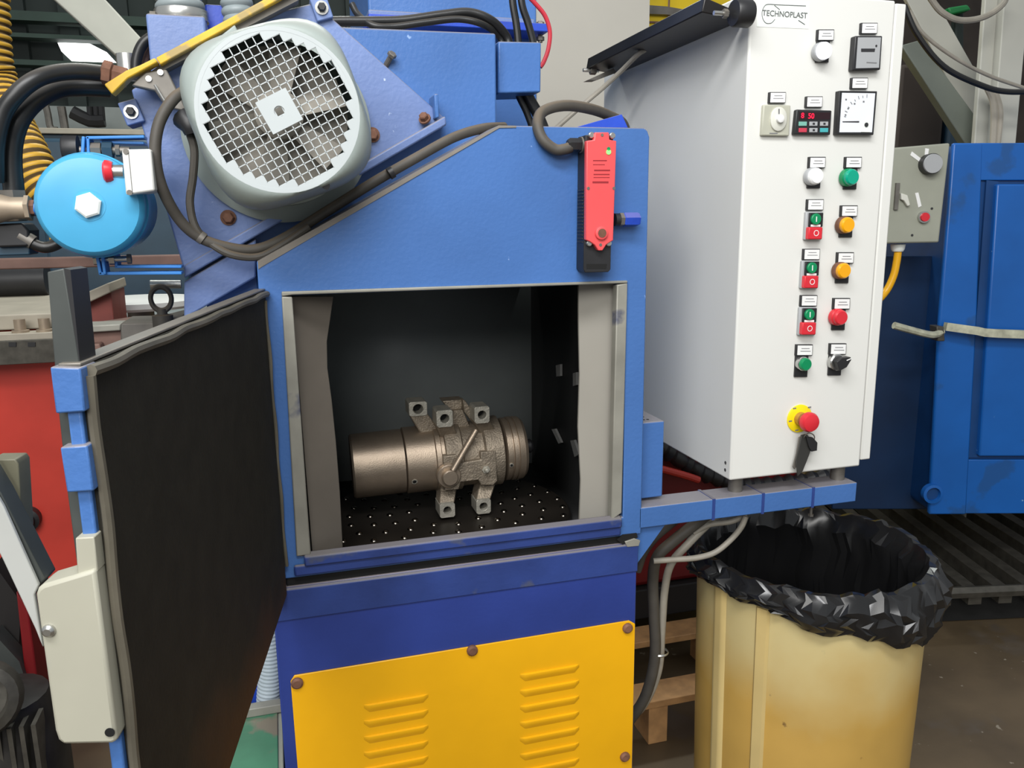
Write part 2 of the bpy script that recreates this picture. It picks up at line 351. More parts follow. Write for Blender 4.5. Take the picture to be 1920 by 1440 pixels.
def louver(xa, ya, xb, yb):
    b = MB(); p, q = P(xa, ya, -.0042), P(xb, yb, -.0042); z = (p.z+q.z)/2
    n = 12; prof = [(0, 0), (.0042, -.001), (.0046, -.003), (.0036, -.008), (.0018, -.013), (0, -.017)]
    vs = []
    for i in range(n+1):
        t = i/n; e = min(1, t/.09, (1-t)/.09); e = math.sin(max(e, 0)*PI/2)
        for d, h in prof: vs.append(V((p.x+(q.x-p.x)*t, -.0042-d*e, z+h*(.4+.6*e))))
    m = len(prof)
    b.add(vs, [(i*m+j, i*m+j+1, (i+1)*m+j+1, (i+1)*m+j) for i in range(n) for j in range(m-1)], YEL); return obj('louver', b, AP, sharp=60)
for k in range(7): louver(682, 1322+29.3*k, 803, 1300+29.3*k)
for k in range(9): louver(975, 1262+29.6*k, 1086, 1247+29.6*k)
# tower, motor plate
b = MB(); tw = [P(x, y, .14) for x, y in ((262, 182), (505, 45), (640, 50), (930, 62))]+[V((.405, .14, 1.63)), V((.37, .14, 1.63)), V((-.032, .14, 1.425)), V((-.032, .14, 1.3)), V((-.121, .14, 1.3)), V((-.121, .14, 1.36)), P(345, 505, .14)]
b.prism(tw, (0, .5, 0), BLUE); obj('tower_body', b, M, bevel=.004)
b = MB(); b.prism([P(x, y, .11) for x, y in ((246, 168), (520, 22), (590, 5), (835, 222), (835, 235), (345, 508))], (0, .03, 0), BLUED); MP = obj('motor_plate', b, M, bevel=.003)
b = MB(); b.prism([P(x, y, .09) for x, y in ((345, 498), (835, 217), (838, 234), (345, 522))], (0, .05, 0), BLUED); obj('plate_flange', b, M, bevel=.003)
b = MB(); b.prism([P(x, y, .1) for x, y in ((345, 528), (480, 448), (480, 520), (345, 598))], (0, .05, 0), BLUED); obj('chute_plate', b, M, bevel=.003)
for x, y, s, m in ((428, 408, .0095, RUST), (698, 253, .0095, RUST)):
    b = MB(); b.hexbolt(P(x, y, .11), -Y, s, .012, m); obj('bolt', b, MP)
b = MB(); p = P(724, 122, .14); d = V((.3, -.5, .5)).normalized(); b.cyl(p+d*-.005, p+d*.018, .005, STEELD, 10); b.hexbolt(p+d*.018, d, .008, .008, STEELD, False); obj('bolt', b, M)
b = MB(); p = P(797, 224, .1); b.hexbolt(p, V((-.4, -.6, .5)), .008, .012, RUST); obj('bolt', b, M)
b = MB(); b.prism([P(x, y, .09) for x, y in ((814, 176), (822, 176), (824, 220), (816, 222))], (0, .05, 0), BLUE); obj('stop_tab', b, M, bevel=.002)
# corner bolts of the plate
for x, y in ((246, 210), (603, 15)):
    p = P(x, y, .1); b = MB(); b.box(p+V((-.014, 0, -.018)), p+V((.014, .05, .018)), BLUED, Matrix.Rotation(-.3, 3, 'Y')); e = obj('corner_bracket', b, M, bevel=.002)
    b = MB(); b.lathe(p, -Y, [(.011, 0), (.011, .003)], STEEL, 20); b.hexbolt(p, -Y, .007, .012, BLK, False); obj('bolt', b, e)
# yellow edge bar
b = MB(); b.prism([P(x, y, .06) for x, y in ((292, 108), (500, -4), (560, -34), (566, -24), (300, 122))], (0, .05, 0), YELW); obj('yellow_edge_bar', b, M, bevel=.002)
b = MB(); b.prism([P(x, y, .05) for x, y in ((195, 158), (230, 136), (236, 132), (262, 122), (290, 108), (296, 116), (240, 147), (210, 177))], (0, .03, 0), YELW); obj('yellow_edge_bar', b, M, bevel=.002)
b = MB(); b.prism([P(x, y, .075) for x, y in ((262, 148), (300, 122), (540, -6), (560, 0), (300, 135), (270, 160))], (0, .03, 0), STEELD); obj('edge_backing', b, M)
b = MB(); b.prism([P(x, y, .06) for x, y in ((246, 160), (272, 135), (312, 130), (330, 165), (352, 210), (310, 200), (290, 170))], (0, .02, 0), STEELD); lt = obj('latch_plate', b, M, bevel=.002)
for x, y in ((279, 148), (301, 136)):
    b = MB(); b.lathe(P(x, y, .06), -Y, [(.0045, 0), (.0045, .003)], STEEL, 14); obj('screw', b, lt)
b = MB(); b.cyl(P(290, 159, .054), P(311, 194, .054), .002, STEEL, 8); obj('latch_spring', b, lt)
# upper housing, cover box
b = MB(); p, q = P(694, 90, .5), P(1006, 0, .5); b.box((p.x, .5, 1.4), (q.x, .9, 2.3), BLUE); obj('upper_housing', b, M, bevel=.004)
p, q = P(690, 26, .47), P(1000, 48, .47); b = MB(); b.box((p.x, .46, q.z), (q.x, .52, P(800, 26, .47).z), BLUED); obj('housing_band', b, M, bevel=.003)
p, q = P(690, 47, .44), P(1023, 60, .44); b = MB(); b.box((p.x, .42, q.z-.004), (q.x, .56, q.z+.013), BLUEP); fl = obj('housing_flange', b, M, bevel=.002)
b = MB(); p = P(1013, 60, .45); b.cyl(p+V((0, 0, -.022)), p+V((0, 0, .022)), .005, STEELD, 10); b.lathe(p, Z, [(.009, .012), (.009, .02)], STEELD, 6); b.lathe(p, Z, [(.009, -.018), (.009, -.01)], STEELD, 6); obj('bolt', b, fl)
b = MB(); b.prism([P(x, y, .17) for x, y in ((934, 77), (1015, 79), (1014, 173), (934, 175))], (0, .09, 0), BLUE); obj('cable_cover', b, M, bevel=.003)
# side box, beam, gussets
p, q = P(1200, 936, .03), P(1246, 789, .03)
b = MB(); b.box((.64, .03, p.z), (q.x, .3, q.z), BLUE); sbx = obj('side_box', b, M, bevel=.003)
b = MB()
for i in range(4):
    for j in range(9): b.lathe((.652+i*.0085, .05+j*.022, q.z-.0005), Z, [(.003, 0), (.003, .001)], HOLE, 8)
o = obj('vent_hole', b, sbx); o['kind'] = 'stuff'
b = MB(); b.box((.64, 0, .911), (1.137, .058, .953), BLUE); BM = obj('support_beam', b, M, bevel=.002)
for x in (1338, 1430, 1523):
    xx = P(x, 950, 0).x; b = MB(); b.box((xx-.003, -.0012, .9098), (xx+.003, .0592, .9542), BLUEDIRT); obj('beam_strap', b, BM)
b = MB(); b.prism([V((.64, .01, .912)), V((.705, .01, .912)), V((.64, .01, .83))], (0, .008, 0), BLUE); obj('beam_gusset', b, M, bevel=.001)
b = MB(); p = P(1520, 968, .03); b.cyl(p, (p.x, p.y, .912), .003, STEELD, 8); b.hexbolt(p+V((0, 0, .006)), -Z, .006, .006, STEELD, False); obj('bolt', b, M)
b = MB(); b.prism([P(x, y, .05) for x, y in ((1074, 240), (1166, 214), (1178, 240))], (0, .006, 0), BLUEP); obj('hood_gusset', b, M, bevel=.001)

# door, hinged on the left of the opening and swung out towards the viewer
DD = V((-.18993, -.98180, 0)).normalized(); DN = V((DD.y, -DD.x, 0))      # DN: away from the rubber (to the left)
if DN.x > 0: DN = -DN
H0 = V((-.016, -.002, 0))
W = .682
def D(s, z, n=0): return H0+DD*s+DN*n+Z*z
def zb(s): return .866-.1*s
poly = [D(0, zb(0)), D(W, zb(W)), D(W, 1.393), D(0, 1.394)]
b = MB(); b.prism([p+DN*.008 for p in poly], DN*.011, BLUE); DR = obj('door', b, M, bevel=.002)
b = MB(); b.prism([D(.012, zb(.01)+.012, .002), D(W-.006, zb(W)+.02, .002), D(W-.006, 1.3925, .002), D(.008, 1.3935, .002)], DN*.006, RUBDOOR); obj('rubber_lining', b, DR, bevel=.001)
SEALM = mat('seal_dusty', (92, 87, 75), .6, mottle=.3, mscale=14)
for name, a, c_, r in (('door_seal', (.004, 1.389), (W-.006, 1.388), .005), ('door_seal', (W-.006, 1.385), (W-.006, zb(W)+.01), .0045), ('door_seal', (.02, 1.38), (.006, zb(0)+.06), .003)):
    b = MB(); n = 14
    b.tube([D(a[0]+(c_[0]-a[0])*i/n, a[1]+(c_[1]-a[1])*i/n+.001*math.sin(i*2.3), .001+.001*math.sin(i*1.7)) for i in range(n+1)], r, SEALM, 8, 3); obj(name, b, DR)
b = MB(); b.prism([D(.0, 1.3942, .004), D(W, 1.3932, .004), D(W, 1.3932, .021), D(.0, 1.3942, .021)], (0, 0, .003), STEELD); obj('door_top_strip', b, DR, bevel=.001)
E0 = D(W, 1.2, .02)
def PE(px, py, off=0): return Pn(px, py, E0+DD*off, DD)
def epoly(l, off, depth, m): b = MB(); b.prism([PE(x, y, off) for x, y in l], -DD*depth, m); return b
for q in (((93, 688), (150, 690), (160, 772), (104, 776)), ((112, 839), (163, 835), (176, 921), (125, 924))):
    obj('lug', epoly(q, .006, .03, BLUE), DR, bevel=.0015)
obj('locking_bar', epoly(((88, 510), (120, 503), (152, 700), (170, 860), (196, 1060), (222, 1180), (160, 1180), (126, 925), (108, 760)), -.006, .016, POSTG), DR, bevel=.001)
b = epoly(((119, 503), (132, 506), (152, 700), (152, 790), (146, 790)), -.0065, .03, BLK); obj('bar_edge', b, DR)
g = obj('interlock_guard', epoly(((66, 1115), (70, 1104), (80, 1097), (178, 1068), (220, 1390), (210, 1395), (118, 1397), (108, 1388), (102, 1370)), .012, .03, CREAM), DR, bevel=.003)
obj('guard_tab', epoly(((141, 1009), (176, 1007), (184, 1072), (145, 1078)), .008, .03, CREAM), g, bevel=.001)
b = MB(); p = PE(92, 1182, .012); b.lathe(p, DD, [(.0055, 0), (.0052, .002), (.003, .004)], STEEL, 16); obj('rivet', b, g)
b = MB(); p = PE(206, 1373, .0125); b.lathe(p, DD, [(.004, 0), (.004, .0006)], HOLE, 14); obj('guard_hole', b, g)
LV = thing('lever_arm', 'pale grey flat lever arm slanting down beside the door guard at left edge', 'lever', PE(70, 1110, 0))
b = MB(); b.prism([PE(x, y, .0) for x, y in ((-40, 872), (6, 950), (72, 1098), (64, 1115), (80, 1215), (66, 1180), (5, 1050), (-40, 960))], -DD*.004, LEVG); obj('lever_plate', b, LV, bevel=.001)
b = MB(); b.prism([PE(x, y, -.005) for x, y in ((-40, 856), (2, 926), (84, 1086), (74, 1098), (6, 950), (-40, 872))], -DD*.02, POSTG); obj('lever_web', b, LV, bevel=.001)

obj('lever_pivot', epoly(((-20, 862), (28, 861), (34, 870), (42, 1000), (14, 925), (-20, 900)), -.03, .02, mat('olive_steel', (104, 102, 84), .55, mottle=.2, mscale=20)), LV, bevel=.001)
# ------------------------------------------------------------------ electric motor on the slanted plate
MC = V((.018, 0, 1.652)); ANG = math.radians(27)
EM = thing('electric_motor', 'grey electric motor with square hole fan grille on the slanted blue plate', 'motor', MC)
def sq(t, r, h):                                   # round in front, rounded square behind
    k = max(0, min(1, (r-.1115)/.0085)); n = 2+1.6*k; c, s = abs(math.cos(t-PI/4+ANG)), abs(math.sin(t-PI/4+ANG))
    return r/((c**n+s**n)**(1/n))*(1 if k == 0 else 1)
b = MB()
b.lathe(MC+V((0, .05, 0)), -Y, [(.1195, -.01), (.121, .02), (.121, .1), (.1205, .13), (.119, .152), (.1165, .166), (.114, .175), (.1115, .18), (.109, .1795), (.109, .16)], MOTG, 72, False, False, sq); obj('fan_cowl', b, EM, sharp=60)
b = MB(); b.lathe(MC+V((0, .112, 0)), -Y, [(.152, 0), (.152, .018), (.145, .024), (.125, .03), (.125, .09)], MOTG, 64, False, True); obj('mounting_flange', b, EM)
# grille
GY = -.1295; pit = .0117; bw = .00072
u = V((math.cos(ANG), 0, math.sin(ANG))); v = V((-math.sin(ANG), 0, math.cos(ANG))); gc = MC+V((0, GY, 0))
b = MB()
def gq(x0, x1, y0, y1): b.prism([gc+u*x0+v*y0, gc+u*x1+v*y0, gc+u*x1+v*y1, gc+u*x0+v*y1], (0, .0016, 0), GRIL)
n = 10
for i in range(-n, n+1):
    x = (i+.5)*pit; h2 = .108**2-x*x
    if h2 > 0: h = math.sqrt(h2); gq(x-bw, x+bw, -h, h); gq(-h, h, x-bw, x+bw)
for i in range(-n, n+1):
    for j in range(-n, n+1):
        r = math.hypot(i, j)*pit
        if .0965 < r < .1155:
            q = []
            for dx, dy in ((-.5, -.5), (.5, -.5), (.5, .5), (-.5, .5)):
                x, y = (i+dx)*pit, (j+dy)*pit; k = min(1, .1075/math.hypot(x, y)); q.append(gc+u*x*k+v*y*k-Y*.0004)
            b.prism(q, (0, .0016, 0), GRIL)
b.lathe(gc, -Y, [(.1055, -.0012), (.1055, .0006), (.111, .0006), (.111, -.0012)], GRIL, 64, False, False)
obj('fan_grille', b, EM)
b = MB(); q = 2*pit; b.ring([gc+u*x+v*y-Y*.002 for x, y in ((-q, -q), (q, -q), (q, q), (-q, q))], [gc+(u*math.cos(2*PI*k/20)+v*math.sin(2*PI*k/20))*.0072-Y*.002 for k in range(20)], (0, .003, 0), GRIL); obj('grille_centre_plate', b, EM)
b = MB(); fc = MC+V((0, -.085, 0)); b.lathe(fc, -Y, [(.034, -.04), (.034, .012), (.028, .018)], FANM, 28)
for k in range(6):
    t = k*PI/3+.35; a = V((math.cos(t), 0, math.sin(t))); c = V((-math.sin(t), 0, math.cos(t)))
    b.prism([fc+a*.03-c*.012-Y*.01, fc+a*.095-c*.02-Y*.012, fc+a*.098+c*.026+Y*.014, fc+a*.03+c*.014+Y*.01], (0, .003, 0), FANM)
b.lathe(fc+Y*.03, -Y, [(.1, 0), (.1, .002)], FANM, 40); obj('cooling_fan', b, EM)
b = MB(); b.lathe(MC+V((.058, -.118, -.1)), V((.1, -1, -.15)), [(.0055, 0), (.0055, .006)], BLK, 12); obj('screw', b, EM)
for x0, y0, x1, y1 in ((372, 96, 408, 112), (412, 58, 446, 74)):
    b = MB(); b.prism([P(x, y, .02) for x, y in ((x0, y1-6), (x1-6, y0-12), (x1, y0), (x0+6, y1+4))], (0, .05, 0), MOTG); obj('foot_lug', b, EM, bevel=.002)
b = MB(); b.tube([P(346, 222, .03), P(356, 235, .02), P(362, 250, .02)], .017, BLK, 14, 4, rf=lambda L: .0185-.004*L/.02); obj('cable_gland', b, EM)

# ------------------------------------------------------------------ cables on the machine
b = MB(); b.tube([P(x, y, d) for x, y, d in ((356, 166, .03), (325, 186, .01), (298, 232, .0), (291, 290, -.005), (303, 350, 0), (335, 410, .02), (372, 444, .03), (420, 462, .03), (475, 468, .03), (530, 448, .03), (610, 398, .035), (700, 342, .04), (780, 296, .05), (850, 258, .06), (905, 241, .08), (945, 238, .12))], .0085, CABLE, 12, 8)
c1 = tag(obj('motor_cable', b), 'thick dusty black cable looping left of the motor and along the hood edge', 'cable')
b = MB(); b.tube([P(x, y, d) for x, y, d in ((352, 240, .03), (364, 280, .03), (362, 330, .03), (356, 380, .03), (366, 425, .03), (390, 452, .03), (430, 476, .02), (480, 482, .02), (520, 465, .02), (580, 425, .02))], .0062, CABLE, 10, 8)
tag(obj('motor_cable', b), 'thinner dusty cable hanging from the black gland below the motor', 'cable')
for x, y in ((378, 446), (733, 324)):
    p = P(x, y, .03); d = (P(x+10, y+(7 if x < 500 else -6), .03)-p).normalized()
    b = MB(); b.cyl(p-d*.004, p+d*.004, .0102, BLK if x > 500 else STEELD, 14); obj('cable_tie', b, c1)
b = MB(); b.tube([P(x, y, d) for x, y, d in ((560, 42, .2), (640, 40, .2), (700, 40, .2), (760, 38, .2), (830, 28, .2), (880, 24, .2), (920, 38, .2), (948, 66, .22), (956, 90, .22))], .0085, BLKG, 12, 8)
tag(obj('supply_cable', b), 'upper of two black cables sagging across the blue tower top', 'cable')
b = MB(); b.tube([P(x, y, d) for x, y, d in ((660, 8, .22), (672, 28, .21), (700, 48, .19), (740, 50, .19), (800, 42, .19), (860, 36, .19), (905, 46, .19), (935, 68, .22), (944, 92, .22))], .006, BLKG, 12, 8)
tag(obj('supply_cable', b), 'lower thinner black cable lying along the top edge of the tower', 'cable')
for x0, x1, lab in ((962, 972, 'left one of two black cables dropping into the blue cover box'), (979, 1000, 'right one of two black cables dropping into the blue cover box')):
    b = MB(); b.tube([P(x, y, .21) for x, y in ((x0-4, -30), (x0, 10), ((x0+x1)/2+1, 45), (x1, 82), (x1+2, 110))], .007, BLKG, 10, 6); tag(obj('drop_cable', b), lab, 'cable')
for x0, x1, r, lab in ((975, 1001, .0065, 'thinner black cable leaving the underside of the cover box'), (992, 1022, .011, 'thick black cable leaving the underside of the cover box')):
    b = MB(); b.tube([P(x, y, .22) for x, y in ((x0-10, 160), (x0, 185), ((x0+x1)/2, 212), (x1, 250), (x1+8, 290))], r, BLKG, 12, 6); tag(obj('drop_cable', b), lab, 'cable')
b = MB(); b.tube([P(x, y, .3) for x, y in ((985, -12), (1003, 6), (1022, 30), (1031, 60), (1028, 92), (1020, 115), (1013, 126))], .0045, REDC, 10, 8)
tag(obj('air_line', b), 'thin red air line curving past the blue housing in front of white wall', 'hose')

# ------------------------------------------------------------------ red safety switch
SW = thing('safety_switch', 'red and black safety interlock switch with green light on the blue hood', 'switch', P(1120, 380, 0))
b = MB(); b.prism([P(x, y, -.036) for x, y in ((1098, 253), (1150, 254), (1146, 457), (1145, 505), (1141, 510), (1097, 511), (1094, 505))], (0, .0355, 0), BLK)
for k in range(16): z = P(1095, 358+k*6.5, -.036).z; b.box((P(1095, 380, -.036).x-.0014, -.032, z), (P(1095, 380, -.036).x+.004, -.006, z+.0022), BLK)
obj('switch_body', b, SW, bevel=.002)
b = MB(); b.prism([P(x, y, -.047) for x, y in ((1100, 264), (1114, 262), (1116, 248), (1142, 248), (1143, 262), (1156, 264), (1153, 360), (1150, 451), (1146, 453), (1137, 459), (1130, 470), (1122, 470), (1115, 459), (1106, 453), (1099, 450))], (0, .011, 0), REDP); rc = obj('switch_cover', b, SW, bevel=.0015)
for x, y in ((1107, 254), (1146, 255), (1103, 456), (1139, 456)):
    b = MB(); b.lathe(P(x, y, -.036), -Y, [(.0052, 0), (.0052, .006), (.004, .007)], STEEL, 14); obj('screw', b, SW)
for x, y in ((1129, 253), (1103, 353), (1151, 353), (1126, 459)):
    b = MB(); b.lathe(P(x, y, -.047), -Y, [(.0026, 0), (.0026, .0008)], STEELD, 10); obj('screw', b, rc)
b = MB(); p = P(1127, 437, -.047); b.lathe(p, -Y, [(.012, 0), (.011, .004), (.0085, .005)], REDP, 20); b.lathe(p, -Y, [(.0075, .005), (.0075, .0056)], RUST, 18); obj('actuator_ring', b, rc)
b = MB(); p = P(1141, 285, -.0474); b.lathe(p, -Y, [(.0042, 0), (.0042, .001)], LEDG, 12); q = P(1141, 279, -.0474); b.lathe(q, -Y, [(.003, 0), (.003, .001)], GRNB, 10); obj('status_light', b, rc)
b = MB()
INKR = mat('ink_red', (150, 36, 44), .5, mottle=0)
for y, x0, x1, h in ((300, 1112, 1138, 3), (308, 1112, 1134, 2), (318, 1114, 1144, 4), (326, 1113, 1143, 3), (332, 1113, 1143, 2), (340, 1111, 1141, 5)): b.prism([P(x0, y, -.0473), P(x1, y, -.0473), P(x1, y+h*.7, -.0473), P(x0, y+h*.7, -.0473)], (0, .0003, 0), INKR)
obj('printed_lines', b, rc)
b = MB(); b.prism([P(x, y, -.0365) for x, y in ((1100, 495), (1138, 495), (1137, 504), (1100, 504))], (0, .001, 0), HOLE); obj('key_slot', b, SW)
b = MB(); p = P(1093, 272, -.018); b.lathe(p, -X, [(.0125, 0), (.0125, .008), (.0115, .009), (.0115, .024), (.009, .028)], BLK, 6); b.lathe(p, -X, [(.0135, .001), (.0135, .005)], STEELD, 16); obj('cable_gland', b, SW)
b = MB(); p = P(1152, 412, -.02); b.lathe(p, X, [(.011, 0), (.011, .009)], BLK, 20); b.lathe(p, X, [(.012, .009), (.012, .016)], STEELD, 6); b.lathe(p, X, [(.0105, .016), (.0125, .018), (.0125, .042), (.011, .046)], BLUEP, 6); obj('end_plug', b, SW)
b = MB(); b.tube([P(1070, 276, -.018)]+[P(x, y, d) for x, y, d in ((1058, 280, -.018), (1040, 280, -.015), (1018, 262, -.01), (1008, 236, .0), (1014, 213, .02), (1038, 201, .03), (1070, 198, .04), (1110, 205, .06), (1140, 216, .08), (1168, 232, .11), (1175, 262, .13))], .0095, CABLE, 12, 8)
tag(obj('switch_cable', b), 'dark grey cable looping over the hood top into the red switch', 'cable')

# ------------------------------------------------------------------ control cabinet
CX0, CX1, CZ0, CZ1, CD = .8345, 1.1405, .988, 1.892, .672
CC = thing('control_cabinet', 'tall white control cabinet with rows of buttons standing on the blue beam', 'cabinet', (.99, .3, .953))
b = MB(); b.box((CX0, 0, CZ0), (CX1, CD, CZ1), CABW); cb = obj('cabinet_body', b, CC, bevel=.004, seg=3)
b = MB(); b.box((CX1+.0025, .002, 1.0), (1.167, CD-.02, 1.888), CABW); obj('side_door', b, CC, bevel=.003)
b = MB(); b.box((CX1, .008, 1.0), (CX1+.0025, CD-.03, 1.888), SEAM); obj('door_gasket', b, CC)
b = MB()
for z in (1.005, 1.02): b.lathe((CX0, .018, z), -X, [(.0035, -.001), (.0035, .0005)], SEAM, 12)
obj('rivet_hole', b, CC)
for x, y in ((1388, 925), (1580, 902)):
    for yy in (.035,):
        p = Pz(x, y, .953); b = MB(); b.cyl((p.x, yy, .953), (p.x, yy, CZ0), .0145, STEELD, 24); obj('support_foot', b, CC)
def flat(l, y, d, m, name, par, bevel=0): b = MB(); b.prism([P(a, c, y) for a, c in l], (0, d, 0), m); return obj(name, b, par, bevel=bevel)
def rect(x0, y0, x1, y1, lean=-.06): h = (y1-y0)/2; return [(x0-lean*h, y0), (x1-lean*h, y0), (x1+lean*h, y1), (x0+lean*h, y1)]
def legend(x, y, par, w=15.5, h=10.5):
    lg = flat(rect(x-w, y-h, x+w, y+h), -.006, .006, BLK, 'legend_holder', par, .0008)
    b = MB(); b.prism([P(a, c, -.0066) for a, c in rect(x-w+2.4, y-h+1.5, x+w-1, y+h-1.5)], (0, .0008, 0), LBL)
    for k, (a0, a1) in enumerate(((-7, 8), (-9, 10))): b.prism([P(x+a0+1, y-4+k*5, -.0069), P(x+a1+1, y-4+k*5, -.0069), P(x+a1+1, y-3+k*5, -.0069), P(x+a0+1, y-3+k*5, -.0069)], (0, .0003, 0), INK)
    return lg, b
def legend_part(x, y, par, **k):                    # holder and its white insert
    lg, b = legend(x, y, par, **k)
    return lg, b
def lens(c, r, h, m, par, name='lens', ring=CHR):
    b = MB(); b.lathe(c, -Y, [(r*1.12, 0), (r*1.12, h*.45), (r*1.02, h*.55)], ring, 28); b.lathe(c, -Y, [(r, h*.5), (r, h*.85), (r*.85, h)], m, 28); return obj(name, b, par)
def base_at(x, y): return V(P(x, y, -.006))
# pilot lights and push buttons: backing plate > legend_plate, lens
def pilot(lx, ly, bx, by, m, name='pilot_light', r=.0148, h=.02, ring=CHR):
    q = rect(lx-16, ly-11, lx+15, ly-11+21); q2 = rect(lx-18, ly+10, lx+6, by+23)
    b = MB(); b.prism([P(a, c, -.006) for a, c in q], (0, .006, 0), BLK); b.prism([P(a, c, -.004) for a, c in q2], (0, .004, 0), BLK); o = obj(name, b, CC, bevel=.0006)
    b = MB(); b.prism([P(a, c, -.0066) for a, c in rect(lx-13.5, ly-9.2, lx+14, ly+8.6)], (0, .0008, 0), LBL)
    for k, (a0, a1) in enumerate(((-7, 8), (-9, 10))): b.prism([P(lx+a0+1, ly-4+k*5, -.0069), P(lx+a1+1, ly-4+k*5, -.0069), P(lx+a1+1, ly-2.8+k*5, -.0069), P(lx+a0+1, ly-2.8+k*5, -.0069)], (0, .0003, 0), INK)
    obj('legend_plate', b, o)
    p = P(bx, by, -.004-h); c = V((p.x, -.004, p.z))
    if name != 'selector_switch': lens(c, r, h, m, o, 'lens' if 'light' in name else 'button', ring)
    else:
        bb = MB(); bb.lathe(c, -Y, [(r*1.15, 0), (r*1.15, .009), (r, .011)], CHR, 28); obj('selector_ring', bb, o)
        bb = MB(); d = V((.8, 0, .35)).normalized(); e = V((-d.z, 0, d.x)); f = c-Y*.011
        bb.prism([f-d*.011-e*.011, f+d*.006-e*.0115, f+d*.021-e*.002, f+d*.021+e*.004, f+d*.002+e*.011, f-d*.011+e*.009], (0, -.014, 0), BLK); k = obj('selector_knob', bb, o, bevel=.001)
        bb = MB(); bb.prism([f+d*.010+e*.001-Y*.0143, f+d*.020+e*.000-Y*.0143, f+d*.020+e*.002-Y*.0143, f+d*.010+e*.003-Y*.0143], (0, -.0004, 0), LBL); obj('knob_mark', bb, o)
    return o
pilot(1549, 66, 1549, 94, LIT, ring=GREY)
pilot(1533, 305, 1533, 330, WHL, ring=GREY); pilot(1601, 305, 1600, 332, TEAL, ring=GRNB)
pilot(1593, 396, 1592, 422, AMB, ring=RUST); pilot(1586, 484, 1585, 508, AMB, ring=RUST); pilot(1579, 570, 1579, 596, REDB, ring=REDB)
pilot(1509, 657, 1513, 684, GRNB, 'push_button', .0125, .018); pilot(1572, 655, 1577, 681, BLK, 'selector_switch', .0145, .02)
LEGEND_AT = [(1630, 53), (1458, 183), (1527, 191), (1612, 156), (1529, 384), (1522, 477), (1517, 564)]
for x, y in LEGEND_AT:
    lg, bb = legend_part(x, y, CC); obj('legend_plate', bb, lg)
for x, y0 in ((1528.5, 397), (1521, 488.5), (1516.5, 576)):
    h = 53
    o = flat(rect(x-18, y0, x+14, y0+h), -.008, .008, GREY, 'dual_push_button', CC, .002)
    fr = flat(rect(x-11, y0+2, x+15, y0+28), -.011, .004, BLK, 'button_bezel', o, .001)
    p = P(x+3, y0+14, -.016); b = MB(); b.lathe((p.x, -.010, p.z), -Y, [(.0105, 0), (.0105, .005), (.0095, .006)], GRNB, 24); obj('start_button', b, o)
    b = MB(); b.prism([P(a, c, -.0164) for a, c in ((x+2, y0+9), (x+3.6, y0+9), (x+3.2, y0+19), (x+1.6, y0+19))], (0, .0004, 0), LBL); obj('start_mark', b, o)
    flat(rect(x-8, y0+24, x+10, y0+28), -.0118, .002, LBL, 'indicator_bar', o)
    flat(rect(x-12, y0+29, x+14, y0+52), -.017, .012, REDB, 'stop_button', o, .002)
    p = P(x+2, y0+40, -.0172); b = MB(); b.lathe(p, -Y, [(.0056, 0), (.0056, .0004), (.0044, .0004), (.0044, 0)], LBL, 24, False, False); obj('stop_mark', b, o)
# hour counter
o = flat([(1604, 67), (1655, 67), (1651, 131), (1599, 132)], -.014, .014, BLK, 'hour_counter', CC, .002)
flat([(1609, 70), (1652, 70), (1648, 127), (1605, 128)], -.0148, .001, GREY, 'counter_face', o)
flat([(1615, 91), (1641, 91), (1640, 97), (1615, 97)], -.0155, .001, INKD, 'counter_window', o); b = MB(); b.lathe(P(1643, 86, -.0152), -Y, [(.002, 0), (.002, .0005)], INKD, 10); obj('counter_dot', b, o)
b = MB(); b.prism([P(a, c, -.0152) for a, c in ((1625, 116), (1644, 117), (1644, 119), (1625, 118))], (0, .0004, 0), INK); obj('counter_print', b, o)
# timer
o = flat([(1432, 196), (1483, 197), (1480, 255), (1428, 254)], -.008, .008, BEIGE, 'dial_timer', CC, .002)
b = MB(); c = P(1461, 223, -.012); b.lathe((c.x, -.008, c.z), -Y, [(.021, 0), (.021, .003), (.019, .004)], BEIL, 36, shape=lambda t, r, h: r*(.8+.2*abs(math.sin(t))**2)); obj('timer_dial', b, o)
b = MB(); b.lathe((c.x, -.012, c.z), -Y, [(.0075, 0), (.007, .006), (.005, .007)], LBL, 20); obj('dial_knob', b, o)
b = MB(); b.prism([P(a, d_, -.0124) for a, d_ in ((1459.5, 204), (1462, 204), (1462, 214), (1459.5, 214))], (0, .0004, 0), INK); obj('dial_mark', b, o)
b = MB(); b.prism([P(a, d_, -.0084) for a, d_ in ((1443, 249), (1458, 249), (1458, 251), (1443, 251))], (0, .0004, 0), INK); obj('timer_print', b, o)
# digital speed controller
o = flat([(1494, 205), (1560, 207), (1557, 253), (1489, 252)], -.01, .01, BLK, 'digital_controller', CC, .002)
flat([(1499, 210), (1557, 211), (1556, 224), (1498, 224)], -.0105, .001, SMOK, 'display_window', o)
text('display_digits', '8', P(1505, 217, -.011), .0135, LEDR, o); text('display_digits', '50', P(1521, 218, -.011), .0135, LEDR, o)
KC = [mat('key_mint', (120, 180, 165), .5, mottle=0), GREY, GREY, mat('key_red', (196, 60, 80), .5, mottle=0), GREY, mat('key_teal', (70, 170, 176), .5, mottle=0)]
for i in range(6):
    x, y = 1505+20*(i % 3), 232+12*(i//3); flat(rect(x-7, y-4, x+8, y+4), -.0112, .0015, KC[i], 'key', o, .0004)
b = MB()
for i in (1, 2, 4): x, y = 1505+20*(i % 3), 232+12*(i//3); b.prism([P(a, c, -.0115) for a, c in ((x-1, y-2), (x+3, y-2), (x+3, y+2), (x-1, y+2))], (0, .0003, 0), INKD)
obj('key_print', b, o)
